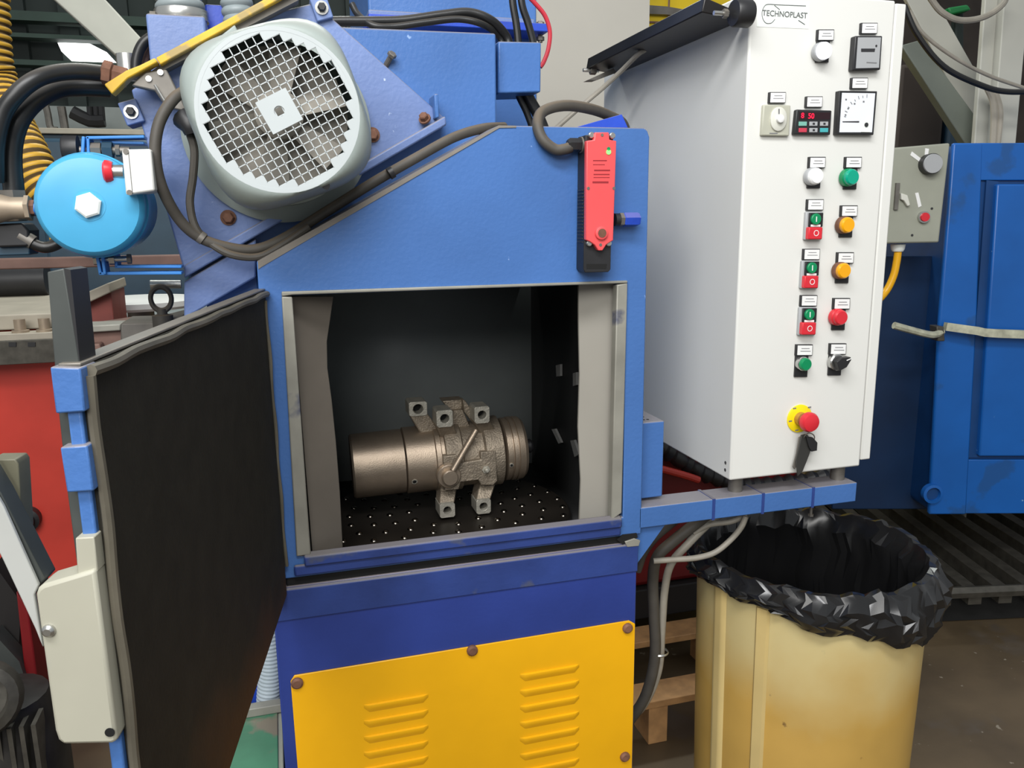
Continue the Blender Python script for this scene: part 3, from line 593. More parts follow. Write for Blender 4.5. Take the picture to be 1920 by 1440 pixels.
# ammeter
o = flat([(1574, 170), (1645, 171), (1638, 253), (1569, 252)], -.012, .012, BLK, 'ammeter', CC, .001)
flat([(1579, 174), (1641, 175), (1635, 248), (1574, 248)], -.0126, .001, mat('meter_glass', (232, 236, 242), .15, mottle=.01), 'meter_face', o)
b = MB(); cc = P(1622, 229, -.013)
for k in range(9):
    t = PI/2+k*PI/16; d = V((math.cos(t), 0, math.sin(t))); e = V((-d.z, 0, d.x))
    b.prism([cc+d*.044-e*.0005, cc+d*.044+e*.0005, cc+d*(.048+.002*(k % 2 == 0))+e*.0005, cc+d*(.048+.002*(k % 2 == 0))-e*.0005], (0, -.0003, 0), INK)
for a, c in ((1585, 185), (1601, 193), (1618, 189), (1589, 202), (1584, 214)): b.prism([P(a, c, -.0131), P(a+3, c, -.0131), P(a+3, c+3, -.0131), P(a, c+3, -.0131)], (0, .0003, 0), INK)
obj('meter_scale', b, o)
flat([(1580, 227.5), (1611, 227), (1611, 229.5), (1580, 229)], -.0134, .0004, INKD, 'meter_needle', o)
b = MB(); b.prism([cc+V((-.008, 0, -.018)), cc+V((.012, 0, -.018)), cc+V((.013, 0, .012)), cc+V((.005, 0, .008)), cc+V((-.004, 0, -.003))], (0, -.0006, 0), PAPER); obj('meter_cover', b, o)
b = MB(); p = P(1624, 234, -.0135); b.lathe(p, -Y, [(.004, 0), (.004, .0015)], INKD, 16); obj('zero_screw', b, o)
# emergency stop with its keys
b = MB(); p = P(1500, 785, -.003); b.lathe((p.x, -.0005, p.z), -Y, [(.0285, 0), (.0285, .002), (.027, .003)], YDISC, 40); o = obj('emergency_stop', b, CC)
b = MB(); c = V((p.x, -.003, p.z)); b.lathe(c, -Y, [(.014, 0), (.014, .012), (.011, .013), (.011, .02)], mat('brass_collar', (190, 150, 90), .35, metal=.6, mottle=.1), 24); obj('stop_collar', b, o)
b = MB(); b.lathe(c, -Y, [(.014, .02), (.0195, .025), (.0198, .033), (.017, .038), (.009, .0405)], REDB, 32); obj('mushroom_button', b, o)
b = MB()
for a, d_ in ((1487, 765), (1515, 763), (1479, 789), (1491, 806)): b.prism([P(a, d_, -.0038), P(a+6, d_-1, -.0038), P(a+6, d_+1.5, -.0038), P(a, d_+2.5, -.0038)], (0, .0003, 0), INK)
dp = obj('disc_print', b, o); dp['kind'] = 'stuff'
KY = thing('key_bunch', 'small dark keys hanging below the red emergency stop on the white cabinet', 'keys', P(1510, 815, -.02))
for nm, q, d, m in (('key', ((1503, 816), (1513, 814), (1520, 822), (1520, 846), (1514, 862), (1505, 884), (1496, 893), (1493, 862), (1498, 842)), -.022, mat('key_dark', (72, 72, 70), .4, metal=.5, mottle=.1)), ('key', ((1499, 820), (1505, 818), (1502, 850), (1496, 872), (1490, 880), (1487, 876), (1494, 850)), -.016, STEELD), ('key_head', ((1512, 818), (1524, 820), (1533, 830), (1532, 845), (1522, 847), (1517, 838)), -.027, BLK)):
    flat(q, d, .0035, m, nm, KY, .0006)
b = MB(); b.tube([P(1505, 822, -.02), P(1516, 812, -.026), P(1527, 818, -.026), P(1524, 834, -.024)], .0012, STEELD, 6, 5); obj('key_ring', b, KY)
# company sticker
o = flat([(1421, 1), (1518, 3), (1516, 54), (1419, 50)], -.0006, .0005, PAPER, 'company_sticker', CC)
INKS = mat('ink_sticker', (108, 112, 112), .6, mottle=0)
text('sticker_lettering', 'TECHNOPLAST', P(1472, 27, -.0012), .0135, INKS, o)
b = MB(); pa = [P(x, y, -.001) for x, y in ((1453, 36), (1446, 43), (1436, 43), (1430, 34), (1429, 22), (1433, 12), (1440, 8), (1460, 9), (1485, 10), (1511, 11))]
b.tube(pa, .0006, INKS, 6, 6); b.tube([P(1452, 10, -.001), P(1462, 18, -.001)], .0006, INKS, 6, 3); b.tube([P(1497, 38, -.001), P(1509, 46, -.001)], .0007, INKS, 6, 3); obj('sticker_swoosh', b, o)
# bar along the top of the left side
HB = thing('lifting_bar', 'long black steel bar with roller along the top of the cabinet side', 'bar', (.8, .3, 1.85))
b = MB(); zl = 1.845
b.prism([V((.832, .02, zl)), V((.832, .02, zl+.012)), V((.755, .02, zl+.035)), V((.75, .02, zl+.01))], (0, .56, 0), mat('bar_black', (42, 40, 40), .35, metal=.4, mottle=.25, mscale=8)); obj('bar_channel', b, HB, bevel=.002)
b = MB(); p0 = P(1375, 24, -.02); b.lathe(p0, X, [(.021, 0), (.023, .003), (.023, .03), (.021, .033)], BLK, 32); obj('roller', b, HB)
b = MB(); p = P(1350, 25, -.01); b.cyl(p-X*.012, p+X*.016, .004, STEEL, 10); b.lathe(p, X, [(.008, .006), (.008, .014)], STEELD, 6); obj('bolt', b, HB)
b = MB(); p = P(1108, 132, .57); b.cyl(p-X*.02, p+X*.02, .0045, STEEL, 10); b.lathe(p, X, [(.01, -.002), (.01, .012)], STEELD, 6); obj('bolt', b, HB)
b = MB(); b.prism([P(x, y, .52) for x, y in ((1102, 150), (1150, 128), (1156, 136), (1118, 150))], (0, .03, 0), STEELD); obj('end_clip', b, HB)
b = MB(); b.tube([P(x, y, d) for x, y, d in ((1210, 93, .33), (1195, 103, .34), (1165, 133, .4), (1130, 165, .44), (1098, 192, .46), (1060, 225, .47), (1030, 252, .47))], .0055, CABG, 10, 6)
tag(obj('cabinet_cable', b), 'thin light grey cable slanting down from the black bar to the hood', 'cable')

# ------------------------------------------------------------------ the part on the turntable
CA = V((.128, .375, .976)); CE = V((.53, .36, .990)); AX = (CE-CA).normalized(); LT = (CE-CA).length
K = thing('compressor', 'blasted metal compressor body with bolt lugs lying on the studded turntable', 'compressor', (.33, .335, .864))
def ap(t, ang, r):                                   # a point on the body: along, angle from the viewer's side up, radius
    a = -(Y-AX*Y.dot(AX)).normalized(); z = (Z-AX*Z.dot(AX)-a*Z.dot(a)).normalized()
    return CA+AX*t+(a*math.cos(ang)+z*math.sin(ang))*r
R_ = .0715
b = MB(); b.lathe(CA, AX, [(.05, 0), (R_-.004, 0), (R_-.001, .004), (R_-.001, .112)], ALU, 56); obj('end_barrel', b, K)
b = MB(); b.lathe(CA, AX, [(R_-.002, .114), (R_+.002, .116), (R_+.002, .178), (R_+.006, .18), (R_+.006, .19), (R_+.001, .192), (R_+.001, .2)], ALU, 56); mb2 = obj('middle_barrel', b, K)
b = MB(); p = ap(.128, -.42, R_+.0015); n = p-(CA+AX*.128); b.lathe(p, n, [(.0065, 0), (.0065, .0012), (.0042, .0012)], ALUL, 16, False, False); b.lathe(p, n, [(.0042, 0), (.0042, .0008)], HOLE, 14); obj('port_hole', b, K)
b = MB(); b.lathe(CA, AX, [(R_-.002, .198), (R_+.007, .201), (R_+.007, .236), (R_, .24), (R_, .285), (R_+.007, .289), (R_+.007, .328), (R_-.002, .332)], ALUR, 56); obj('cast_housing', b, K)
b = MB(); b.lathe(CA, AX, [(R_-.006, .336), (R_, .338), (R_, .348), (R_-.004, .349), (R_-.004, .352), (R_+.001, .353), (R_+.001, .36), (R_-.003, .361), (R_-.003, .364), (R_+.001, .365), (R_, .378), (R_-.006, .385), (.03, .387)], ALU, 56); obj('end_cap', b, K)
b = MB(); b.lathe(CA, AX, [(.016, .386), (.016, .405), (.012, .41)], BLK, 20); obj('shaft_end', b, K)
# lugs: square feet with a bolt hole, on arms
def lug(px, py, y, w, h, root_t, root_a):
    c = P(px, py, y); n = -Y
    b = MB(); q = [c+V((x*w/2, 0, z*h/2)) for x, z in ((-.8, -1), (.8, -1), (1, -.8), (1, .8), (.8, 1), (-.8, 1), (-1, .8), (-1, -.8))]
    hole = [c+V((math.cos(2*PI*k/20)*w*.27, 0, math.sin(2*PI*k/20)*w*.27)) for k in range(20)]
    b.ring(q, hole, (0, .05, 0), ALUL)
    b.lathe(c+Y*.03, Y, [(w*.3, 0), (w*.3, .002)], HOLE, 16)
    o = obj('bolt_lug', b, K, bevel=.002)
    r = ap(root_t, root_a, R_-.01); d = (r-c); b = MB(); s = w*.5
    e = V((s, 0, 0)); g = V((0, .045, 0)); top = c+V((0, .004, -h*.35 if d.z < 0 else h*.35)); 
    vs = [top-e, top+e, top+e+g, top-e+g, r-e*1.15-Y*.006, r+e*1.15-Y*.006, r+e*1.15+g, r-e*1.15+g]
    b.add(vs, [(0, 1, 2, 3), (4, 5, 6, 7), (0, 1, 5, 4), (1, 2, 6, 5), (2, 3, 7, 6), (3, 0, 4, 7)], ALUR); obj('lug_arm', b, o, bevel=.003)
lug(784, 767, .335, .040, .032, .178, 1.2); lug(834, 785, .295, .036, .037, .214, .95); lug(904, 778, .295, .034, .037, .302, .95)
lug(839, 957, .275, .033, .032, .207, -.8); lug(907, 950, .28, .033, .033, .298, -.8)
b = MB(); b.prism([P(x, y, .36) for x, y in ((829, 752), (868, 749), (866, 772), (848, 775))], (0, .04, 0), ALUR); b.prism([P(x, y, .34) for x, y in ((868, 749), (873, 752), (893, 780), (893, 800), (884, 790), (870, 772))], (0, .03, 0), ALUR); b.prism([P(x, y, .345) for x, y in ((850, 770), (868, 768), (884, 806), (846, 806))], (0, .05, 0), ALUR); obj('cast_rib', b, K, bevel=.002)
b = MB(); b.prism([P(x, y, .282) for x, y in ((831, 856), (856, 853), (866, 868), (902, 862), (901, 848), (930, 846), (933, 902), (925, 910), (902, 910), (897, 900), (864, 904), (860, 918), (834, 920))], (0, .03, 0), ALUR); pad = obj('machined_pad', b, K, bevel=.002)
b = MB(); c = P(842, 893, .275); b.lathe(c+Y*.012, -Y, [(.026, 0), (.026, .012), (.024, .014)], ALU, 32); b.lathe(c, -Y, [(.017, .0), (.017, .014), (.015, .016)], ALU, 28); fit = obj('banjo_fitting', b, K)
b = MB(); b.tube([P(849, 882, .266), P(893, 806, .276)], .0068, ALU, 14, smooth=False); obj('pipe', b, fit)
b = MB(); c = P(911, 880, .282); b.lathe(c, -Y, [(.009, 0), (.009, .004)], ALUL, 6); b.lathe(c, -Y, [(.0055, .004), (.005, .012), (.003, .014)], ALUL, 14); obj('grease_nipple', b, K)
b = MB(); p = ap(.343, -.25, R_); n = p-(CA+AX*.343); b.lathe(p, n, [(.0048, 0), (.0048, .002)], ALUL, 14); b.lathe(p, n, [(.003, .002), (.003, .0026)], HOLE, 12); obj('grub_screw', b, K)

# ------------------------------------------------------------------ barrel and its black bag
BC = V((1.104, .094, 0)); RIM = .765
T = thing('barrel', 'yellowed translucent plastic barrel used as a bin below the blue beam', 'bin', BC)
b = MB(); b.lathe(BC, Z, [(.222, .004), (.232, .02), (.235, .2), (.24, .45), (.244, .7), (.246, RIM), (.239, RIM), (.236, .6), (.226, .05)], BARREL, 96, True, True); obj('barrel_shell', b, T)
def strip(px0, px1, zt, off, m, name):
    b = MB(); vs = []
    def hit(px):
        d = ray(px, 1250); o = CAM-BC; a = d.x*d.x+d.y*d.y; bb = o.x*d.x+o.y*d.y; cc = o.x*o.x+o.y*o.y-.24**2
        return CAM+d*((-bb-math.sqrt(bb*bb-a*cc))/a)
    p0, p1 = hit(px0), hit(px1)
    a0, a1 = [math.atan2(p.y-BC.y, p.x-BC.x) for p in (p0, p1)]
    n = 6
    for z in (.01, .3, .5, zt):
        for i in range(n+1):
            t = a0+(a1-a0)*i/n; r = .235+.009*max(0, (z-.2))/.5
            for e in (off if 0 < i < n else 0, 0): vs.append(V((BC.x+(r+e+.0005)*math.cos(t), BC.y+(r+e+.0005)*math.sin(t), z)))
    fs = []; k = 2*(n+1)
    for j in range(3):
        for i in range(n): fs.append((j*k+2*i, j*k+2*i+2, (j+1)*k+2*i+2, (j+1)*k+2*i))
    for i in range(n): fs.append((3*k+2*i, 3*k+2*i+2, 3*k+2*i+3, 3*k+2*i+1))
    b.add(vs, fs, m); return obj(name, b, T, sharp=50)
strip(1338, 1360, .735, .006, BARRELP, 'moulded_rib'); strip(1414, 1440, .725, .006, BARRELP, 'moulded_rib')
def bagmesh():                                        # crumpled film: coarse facets with crisp folds
    seg = 120; rows = []; rnd = random.Random(3)
    def hem(t):                                       # how far the cuff hangs, by direction
        d = math.degrees(t) % 360
        return .03+.08*math.exp(-((d-292)/44)**2)+.006*math.sin(5*t)+.004*math.sin(11*t+1)
    prof = [('in', u) for u in (0, .25, .5, .7, .85, .95)]+[('rim', u) for u in (0, .33, .66, 1)]+[('out', u) for u in (.2, .4, .6, .8, 1)]
    vs = []
    for j, (kind, u) in enumerate(prof):
        for i in range(seg):
            t = 2*PI*(i+(.5 if j % 2 else 0)+(rnd.random()-.5)*.5)/seg; d = V((math.cos(t), math.sin(t), 0))
            if kind == 'in': z = RIM-.50+.50*u; r = .222+.008*u
            elif kind == 'rim': a = PI*(1-u); r = .2445+.0135*math.cos(a); z = RIM+.003+.014*math.sin(a)
            else: z = RIM-hem(t)*u-.002; r = .256+.008*math.sin(u*PI)
            n1 = noise.noise(V((math.cos(t)*5, math.sin(t)*5, z*9))); n2 = noise.noise(V((math.cos(t)*13+4, math.sin(t)*13+z*25, z*12)))
            tri = abs(((t*9+z*22*math.sin(t*2)) % 1)-.5)*2
            if kind == 'in': fold = -.004-.022*abs(n1)-.012*abs(n2)*u
            elif kind == 'rim': fold = .006*n2
            else: fold = .010+.014*n1+.012*n2+.007*(tri-.5)
            if kind == 'out' and fold < -.002: fold = -.002
            dz = noise.noise(V((math.cos(t)*6, math.sin(t)*6, 5)))*.014*(1 if kind != 'in' or u > .7 else 0)+(.008*n2 if kind != 'in' else 0)
            vs.append(BC+d*(r+fold)+V((0, 0, z+dz)))
    m = len(prof); b = MB(); fs = []
    for j in range(m-1):
        for i in range(seg):
            a, c, e, f = j*seg+i, j*seg+(i+1) % seg, (j+1)*seg+(i+1) % seg, (j+1)*seg+i
            fs += [(a, c, f), (c, e, f)] if j % 2 else [(a, c, e), (a, e, f)]
    b.add(vs, fs+[tuple(range(seg-1, -1, -1))], BAG); return b
tag(obj('bin_bag', bagmesh(), sharp=22), 'shiny black plastic bin bag folded over the rim of the yellowed barrel', 'bag')

# ------------------------------------------------------------------ cables below the beam
for pts, r, m, lab in (
    (((1330, 962, .09), (1300, 985, .08), (1262, 1015, .09), (1232, 1045, .1), (1224, 1090, .12), (1226, 1150, .12), (1228, 1230, .12), (1212, 1300, .13), (1185, 1345, .15), (1160, 1372, .2)), .012, CABLE, 'thick dark cable bundle dropping from the beam behind the machine corner'),
    (((1355, 960, .1), (1325, 985, .1), (1290, 1020, .1), (1258, 1058, .11), (1246, 1110, .13), (1241, 1180, .13), (1234, 1260, .14), (1205, 1325, .16), (1170, 1352, .2)), .0085, CABG, 'pale dusty cable beside the thick bundle under the beam'),
    (((1280, 965, .11), (1255, 985, .1), (1228, 1008, .1), (1208, 1035, .11), (1195, 1070, .12)), .009, CABLE, 'short dark cable nearest the machine corner under the beam'),
    (((1225, 1052, .08), (1265, 1049, .07), (1305, 1046, .06), (1340, 1036, .055), (1370, 1012, .05), (1390, 988, .045), (1398, 968, .045)), .0062, CABG, 'single grey cable sagging in a loop under the blue beam'),
    (((1300, 1000, .1), (1330, 984, .09), (1370, 978, .07), (1400, 966, .06)), .006, CABG, 'grey cable running flat beneath the beam above the loop')):
    b = MB(); b.tube([P(*q) for q in pts], r, m, 12, 7); tag(obj('hanging_cable', b), lab, 'cable')
b = MB(); p = P(1236, 1222, .125); b.lathe(p, V((0, 0, 1)), [(.019, -.003), (.021, 0), (.019, .003)], STEEL, 20, False, False); tag(obj('cable_tie', b), 'clear tie round the cable bundle beside the yellow panel', 'cable tie')

# ------------------------------------------------------------------ pallet, red machine behind
PL = thing('pallet', 'pale wooden pallet on the floor between the machine and the barrel', 'pallet', (1.0, .7, 0))
b = MB(); a, c = Pz(1218, 1330, .14), Pz(1310, 1285, .14); b.box((.7, .545, .118), (1.35, .645, .14), WOOD); obj('deck_board', b, PL, bevel=.002)
b = MB(); b.box((.7, .86, .118), (1.35, .96, .14), WOOD); obj('deck_board', b, PL, bevel=.002)
for x in (.945, 1.3):
    b = MB(); b.box((x, .55, .0), (x+.06, .65, .1179), WOOD); obj('pallet_block', b, PL, bevel=.002)
    b = MB(); b.box((x, .86, .0), (x+.06, .96, .1179), WOOD); obj('pallet_block', b, PL, bevel=.002)
RM = thing('red_machine', 'dark red machine housing behind the blue beam and barrel', 'machine', (1.3, 1.3, 0))
b = MB(); b.box((.75, 1.02, .25), (1.75, 1.9, 1.02), REDD); obj('red_housing', b, RM, bevel=.02)
b = MB(); b.box((.7, 1.0, .14), (1.75, 1.95, .249), mat('sooty_black', (30, 27, 26), .7)); obj('plinth', b, RM, bevel=.005)
b = MB()
b.tube([P(x, y, .98) for x, y in ((1235, 835), (1290, 872), (1340, 895), (1400, 910), (1480, 905), (1560, 890))], .028, BLK, 12, 8, rf=lambda L: .026+.006*math.sin(L*150)); obj('corrugated_pipe', b, RM)
b = MB(); b.tube([P(x, y, .95) for x, y in ((1236, 878), (1262, 885), (1290, 893), (1310, 900))], .012, RED, 10, 6); obj('red_rail', b, RM)

# ------------------------------------------------------------------ blue oven at right with box, grating
hf = V((math.sin(YAW), math.cos(YAW), 0)); hr = V((math.cos(YAW), -math.sin(YAW), 0))
def Pd(px, py, d): return Pn(px, py, CAM+hf*d, hf)
OV = thing('industrial_oven', 'big blue steel cabinet with scuffed paint and strap latch at the right edge', 'cabinet', Pd(1850, 960, 2.9)*1)
def ob(x0, x1, y0, y1, d, t, m, name, par, bevel=.003):
    a, c = Pd(x0, y1, d), Pd(x1, y0, d); z0, z1 = a.z, c.z
    q = [a, a+hr*(c-a).dot(hr), a+hr*(c-a).dot(hr)+Z*(z1-z0), a+Z*(z1-z0)]
    b = MB(); b.prism(q, hf*t, m); return obj(name, b, par, bevel=bevel)
bx = [Pd(1792, 268, 2.86), Pd(2250, 268, 2.86), Pd(2150, 965, 2.86), Pd(1752, 965, 2.86)]
b = MB(); q0, q1 = Pd(1790, 268, 2.86), Pd(1752, 962, 2.86)
xm = Pd(1765, 700, 2.86); wv = 1.0
q = [V((xm.x, xm.y, q1.z)), V((xm.x, xm.y, q1.z))+hr*wv, V((xm.x, xm.y, q0.z))+hr*wv, V((xm.x, xm.y, q0.z))]
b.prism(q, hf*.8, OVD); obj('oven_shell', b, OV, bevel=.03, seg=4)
def ofr(l, d, t, m, name, bevel=.003):
    b = MB(); b.prism([Pd(x, y, d) for x, y in l], hf*t, m); return obj(name, b, OV, bevel=bevel)
ofr([(1560, 480), (1764, 480), (1746, 955), (1560, 955)], 3.0, .05, mat('oven_shadow_blue', (10, 42, 78), .5, mottle=.2, mscale=5, spots=[((130, 150, 160), 70, .77)]), 'side_panel', .004)  # deeper shade of the oven's side painted into this blue
ofr([(1788, 268), (1843, 268), (1832, 600), (1812, 965), (1742, 965), (1762, 600)], 2.845, .02, OVB, 'front_post', .006)
ofr([(1838, 268), (2150, 268), (2150, 338), (1836, 338)], 2.848, .02, OVB, 'front_rail', .003)
ofr([(1810, 862), (2150, 862), (2150, 963), (1806, 963)], 2.848, .02, OVB, 'front_rail', .003)
ofr([(1870, 345), (2150, 345), (2150, 856), (1836, 856)], 2.83, .03, OVB, 'oven_door', .006)
ofr([(1850, 338), (1872, 340), (1838, 858), (1812, 858)], 2.85, .01, OVD, 'door_gap', 0)
b = MB(); b.tube([Pd(1772, 612, 2.8), Pd(1830, 620, 2.79), Pd(1870, 625, 2.79), Pd(2100, 632, 2.79)], .02, mat('strap_pale', (182, 182, 160), .5, mottle=.3, mscale=30), 4, 3); st = obj('strap_latch', b, OV)
b = MB(); b.tube([Pd(1676, 610, 2.72), Pd(1712, 620, 2.73), Pd(1748, 628, 2.76), Pd(1766, 622, 2.79)], .012, mat('strap_pale', (182, 182, 160)), 8, 5); obj('latch_lever', b, st)
b = MB(); b.prism([Pd(x, y, 2.775) for x, y in ((1756, 612), (1770, 612), (1772, 640), (1758, 640))], hf*.05, IRON); obj('latch_buckle', b, st, bevel=.003)
b = MB(); p = Pd(1747, 925, 2.84); b.lathe(p, -hf, [(.036, -.01), (.036, .012), (.026, .014), (.024, -.004)], OVB, 28, False, False); b.lathe(p, -hf, [(.024, 0), (.024, .002)], OVD, 20); obj('pipe_socket', b, OV)
GB = thing('control_box', 'grey green control box with dial and red button left of the blue oven', 'control box', Pd(1720, 455, 2.75))
b = MB(); b.prism([Pd(x, y, 2.75) for x, y in ((1640, 280), (1782, 268), (1761, 455), (1640, 457))], hf*.18, BOXG); gb = obj('box_housing', b, GB, bevel=.006)
b = MB(); p = Pd(1740, 308, 2.75); b.lathe(p, -hf, [(.033, 0), (.033, .03)], BLK, 32); b.lathe(p, -hf, [(.031, .03), (.03, .036)], GREY, 32); obj('dial_knob', b, GB)
b = MB(); p = Pd(1730, 407, 2.75); b.lathe(p, -hf, [(.019, 0), (.019, .014)], CHR, 24); b.lathe(p, -hf, [(.015, .013), (.014, .02)], REDB, 24); obj('red_button', b, GB)
def gflat(l, m, name, d=2.748, t=.003): b = MB(); b.prism([Pd(x, y, d) for x, y in l], hf*t, m); return obj(name, b, GB)
gflat(((1710, 284), (1728, 298), (1725, 304), (1707, 291)), LBL, 'paper_strip'); gflat(((1735, 278), (1742, 279), (1740, 291), (1734, 291)), LBL, 'paper_strip'); gflat(((1716, 362), (1722, 361), (1728, 386), (1722, 389)), LBL, 'paper_strip')
gflat(((1681, 343), (1688, 343), (1684, 393), (1677, 393)), STEELD, 'switch_slot', 2.74, .011)
b = MB(); b.prism([Pd(x, y, 2.735) for x, y in ((1690, 362), (1702, 366), (1707, 384), (1702, 387), (1695, 376), (1690, 374))], hf*.014, BEIL); obj('switch_handle', b, GB, bevel=.002)
for x, y in ((1747, 391), (1710, 441)):
    b = MB(); b.lathe(Pd(x, y, 2.75), -hf, [(.004, 0), (.004, .002)], INKD, 10); obj('screw', b, GB)
YC = thing('oven_cable', 'yellow cable in a white gland curving below the grey control box', 'cable', Pd(1683, 470, 2.8))
b = MB(); b.lathe(Pd(1684, 458, 2.8), -Z, [(.024, 0), (.022, .016), (.018, .024)], PAPER, 20); obj('gland', b, YC)
b = MB(); b.tube([Pd(x, y, 2.8) for x, y in ((1684, 470), (1681, 492), (1675, 518), (1662, 545), (1640, 570))]+[Pd(1625, 585, 2.9), Pd(1620, 592, 3.01)], .0125, YEL, 12, 6); obj('cable', b, YC)
# grating
GT = thing('floor_grating', 'dark iron floor grating with slanted bars below the blue oven', 'grating', Pz(1850, 1080, .1))
gz = .16
g0, g1 = Pz(1770, 1112, gz), Pz(2050, 1100, gz); gb0 = Pz(1640, 965, gz); ga = (g1-g0).normalized(); gd = hf
b = MB(); b.tube([g0-ga*.3, g0+ga*1.2], .022, IRON, 6, smooth=False); obj('front_rail', b, GT)
for k in range(12):
    o0 = g0+ga*(-.25+k*.115)
    b = MB(); q = [o0, o0+ga*.05, o0+ga*.05-Z*.05, o0-Z*.05]; b.prism(q, gd*1.1, IRON); obj('grating_bar', b, GT)
b = MB(); q = [g0-ga*.35-Z*.06, g0+ga*1.3-Z*.06, g0+ga*1.3-Z*.155, g0-ga*.35-Z*.155]; b.prism([p+gd*.08 for p in q], gd*1.1, mat('pit_black', (16, 16, 15), .9, mottle=0)); obj('grating_base', b, GT)
b = MB(); q = [Pz(1690, 1168, .0), Pz(2010, 1150, .0), Pz(2010, 1120, .0), Pz(1690, 1132, .0)]; b.prism(q, (0, 0, .006), GRNF); struct('trim_1', b)

# ------------------------------------------------------------------ steelwork and wires at the upper right
def beam(l, d, t, m, name, label, bevel=.004):
    b = MB(); q = [Pd(x, y, d) for x, y in l]
    if name == 'steel_column': q[2].z = q[3].z = 0
    b.prism(q, hf*t, m); o = obj(name, b, None, bevel=bevel); return tag(o, label, 'steel beam')
beam(((1852, -60), (1896, -60), (1880, 330), (1840, 330)), 3.6, .03, COLG, 'steel_column', 'pale grey vertical steel column above the blue oven')
beam(((1888, -60), (1935, -60), (1912, 330), (1876, 330)), 3.55, .15, COLG, 'steel_column', 'right flange of the pale column beside the picture edge')
beam(((1690, -20), (1744, -20), (1862, 190), (1858, 285), (1832, 255)), 3.9, .03, COLG, 'diagonal_brace', 'broad pale diagonal brace running down to the column foot')
beam(((1690, 85), (1725, 75), (1862, 262), (1855, 320), (1812, 272)), 3.74, .06, COLD, 'diagonal_brace', 'darker grey diagonal flange just below the pale brace')
for pts, r, m, lab in ((((1695, 10, 3.3), (1720, 65, 3.3), (1770, 125, 3.3), (1840, 160, 3.3), (1890, 172, 3.3), (1960, 170, 3.3)), .011, BLKG, 'black wire sagging across the pale braces at upper right'),
                       (((1705, 20, 3.35), (1730, 62, 3.35), (1785, 105, 3.35), (1850, 140, 3.35), (1920, 165, 3.35), (1960, 180, 3.35)), .007, CABG, 'thin tan wire above the black one across the braces'),
                       (((1740, -10, 3.4), (1765, 22, 3.4), (1800, 38, 3.4), (1845, 32, 3.4), (1880, 8, 3.4), (1890, -20, 3.4)), .012, CABG, 'grey cable loop hanging at the top right corner'),
                       (((1852, 165, 3.5), (1862, 190, 3.5), (1864, 230, 3.5), (1860, 300, 3.5)), .014, TAN, 'left tan cable running down the front of the column'),
                       (((1866, 175, 3.5), (1874, 205, 3.5), (1873, 240, 3.5), (1866, 300, 3.5)), .014, TAN, 'right tan cable running down the front of the column')):
    b = MB(); b.tube([Pd(*q) for q in pts], r, m, 10, 7); tag(obj('wire', b), lab, 'wire')
DM = thing('dark_machine', 'dark brown machine with green part in shadow behind the braces', 'machine', Pd(1735, 300, 4.6))
def down(l, d): q = [Pd(x, y, d) for x, y in l]; n = len(q)//2; return q[:n]+[V((q[n].x, q[n].y, 0)), V((q[n+1].x, q[n+1].y, 0))]
b = MB(); q = [Pd(1690, 120, 4.6), Pd(1780, 120, 4.6)]; b.prism(q+[V((q[1].x, q[1].y, .001)), V((q[0].x, q[0].y, .001))], hf*.3, WDARK); obj('brown_housing', b, DM, bevel=.02)
b = MB(); q = [Pd(1781, 190, 4.6), Pd(1832, 200, 4.6)]; b.prism(q+[V((q[1].x, q[1].y, .001)), V((q[0].x, q[0].y, .001))], hf*.3, DKB); obj('blue_housing', b, DM, bevel=.02)
b = MB(); b.prism([Pd(x, y, 5.2) for x, y in ((1778, 14), (1815, 8), (1822, 18), (1782, 28))], hf*.1, mat('green_item', (20, 120, 60), .5)); b.prism([Pd(x, y, 5.3) for x, y in ((1792, 20), (1808, 20), (1806, 260), (1790, 260))], hf*.06, WGREEN); obj('green_part', b, DM, bevel=.01)

# yellow machine behind the cabinet
YM = thing('yellow_machine', 'yellow painted machine panel behind the white wall and cabinet', 'machine', P(1290, 120, 3.0))
b = MB(); p, q = P(1200, 330, 3.0), P(1345, -40, 3.0); b.box((p.x, 3.0, 0), (q.x+.5, 3.5, q.z), YELM); obj('yellow_panel', b, YM, bevel=.005)
b = MB(); b.prism([P(x, y, 2.96) for x, y in ((1195, 8), (1250, 12), (1320, 24), (1330, 36), (1250, 27), (1195, 25))], (0, .04, 0), STEELD); obj('grey_rail', b, YM)
b = MB(); p = P(1254, 20, 2.98); b.tube([p+Z*.3, p, p-Z*.2], .005, BROWN, 6, 2); obj('thin_rod', b, YM)
b = MB(); b.prism([P(x, y, 2.985) for x, y in ((1200, 39), (1300, 42), (1300, 45), (1200, 42))], (0, .012, 0), BROWN); obj('seam_strip', b, YM)

# ------------------------------------------------------------------ hoses at the upper left
def corr(pts, r, dr, pitch, m, seg=20, m2=None):
    b = MB(); q = resample(pts, pitch/4); cnt = [0]
    path = q; T = [(path[min(i+1, len(path)-1)]-path[max(i-1, 0)]).normalized() for i in range(len(path))]
    a = T[0].orthogonal().normalized(); vs = []
    for i, p in enumerate(path):
        a = (a-T[i]*a.dot(T[i])).normalized(); c = T[i].cross(a); rr = r+dr*(0, .75, 1, .75)[i % 4]
        vs += [p+(a*math.cos(2*PI*k/seg)+c*math.sin(2*PI*k/seg))*rr for k in range(seg)]
    n = len(path)
    b.add(vs, [(j*seg+k, j*seg+(k+1) % seg, (j+1)*seg+(k+1) % seg, (j+1)*seg+k) for j in range(n-1) for k in range(seg)]+[tuple(range(seg-1, -1, -1)), tuple(range((n-1)*seg, n*seg))], m)
    if m2:
        k2 = b.mi(m2)
        for j in range(n-1):
            if j % 4 in (0, 3): b.m[j*seg:(j+1)*seg] = [k2]*seg
    return b
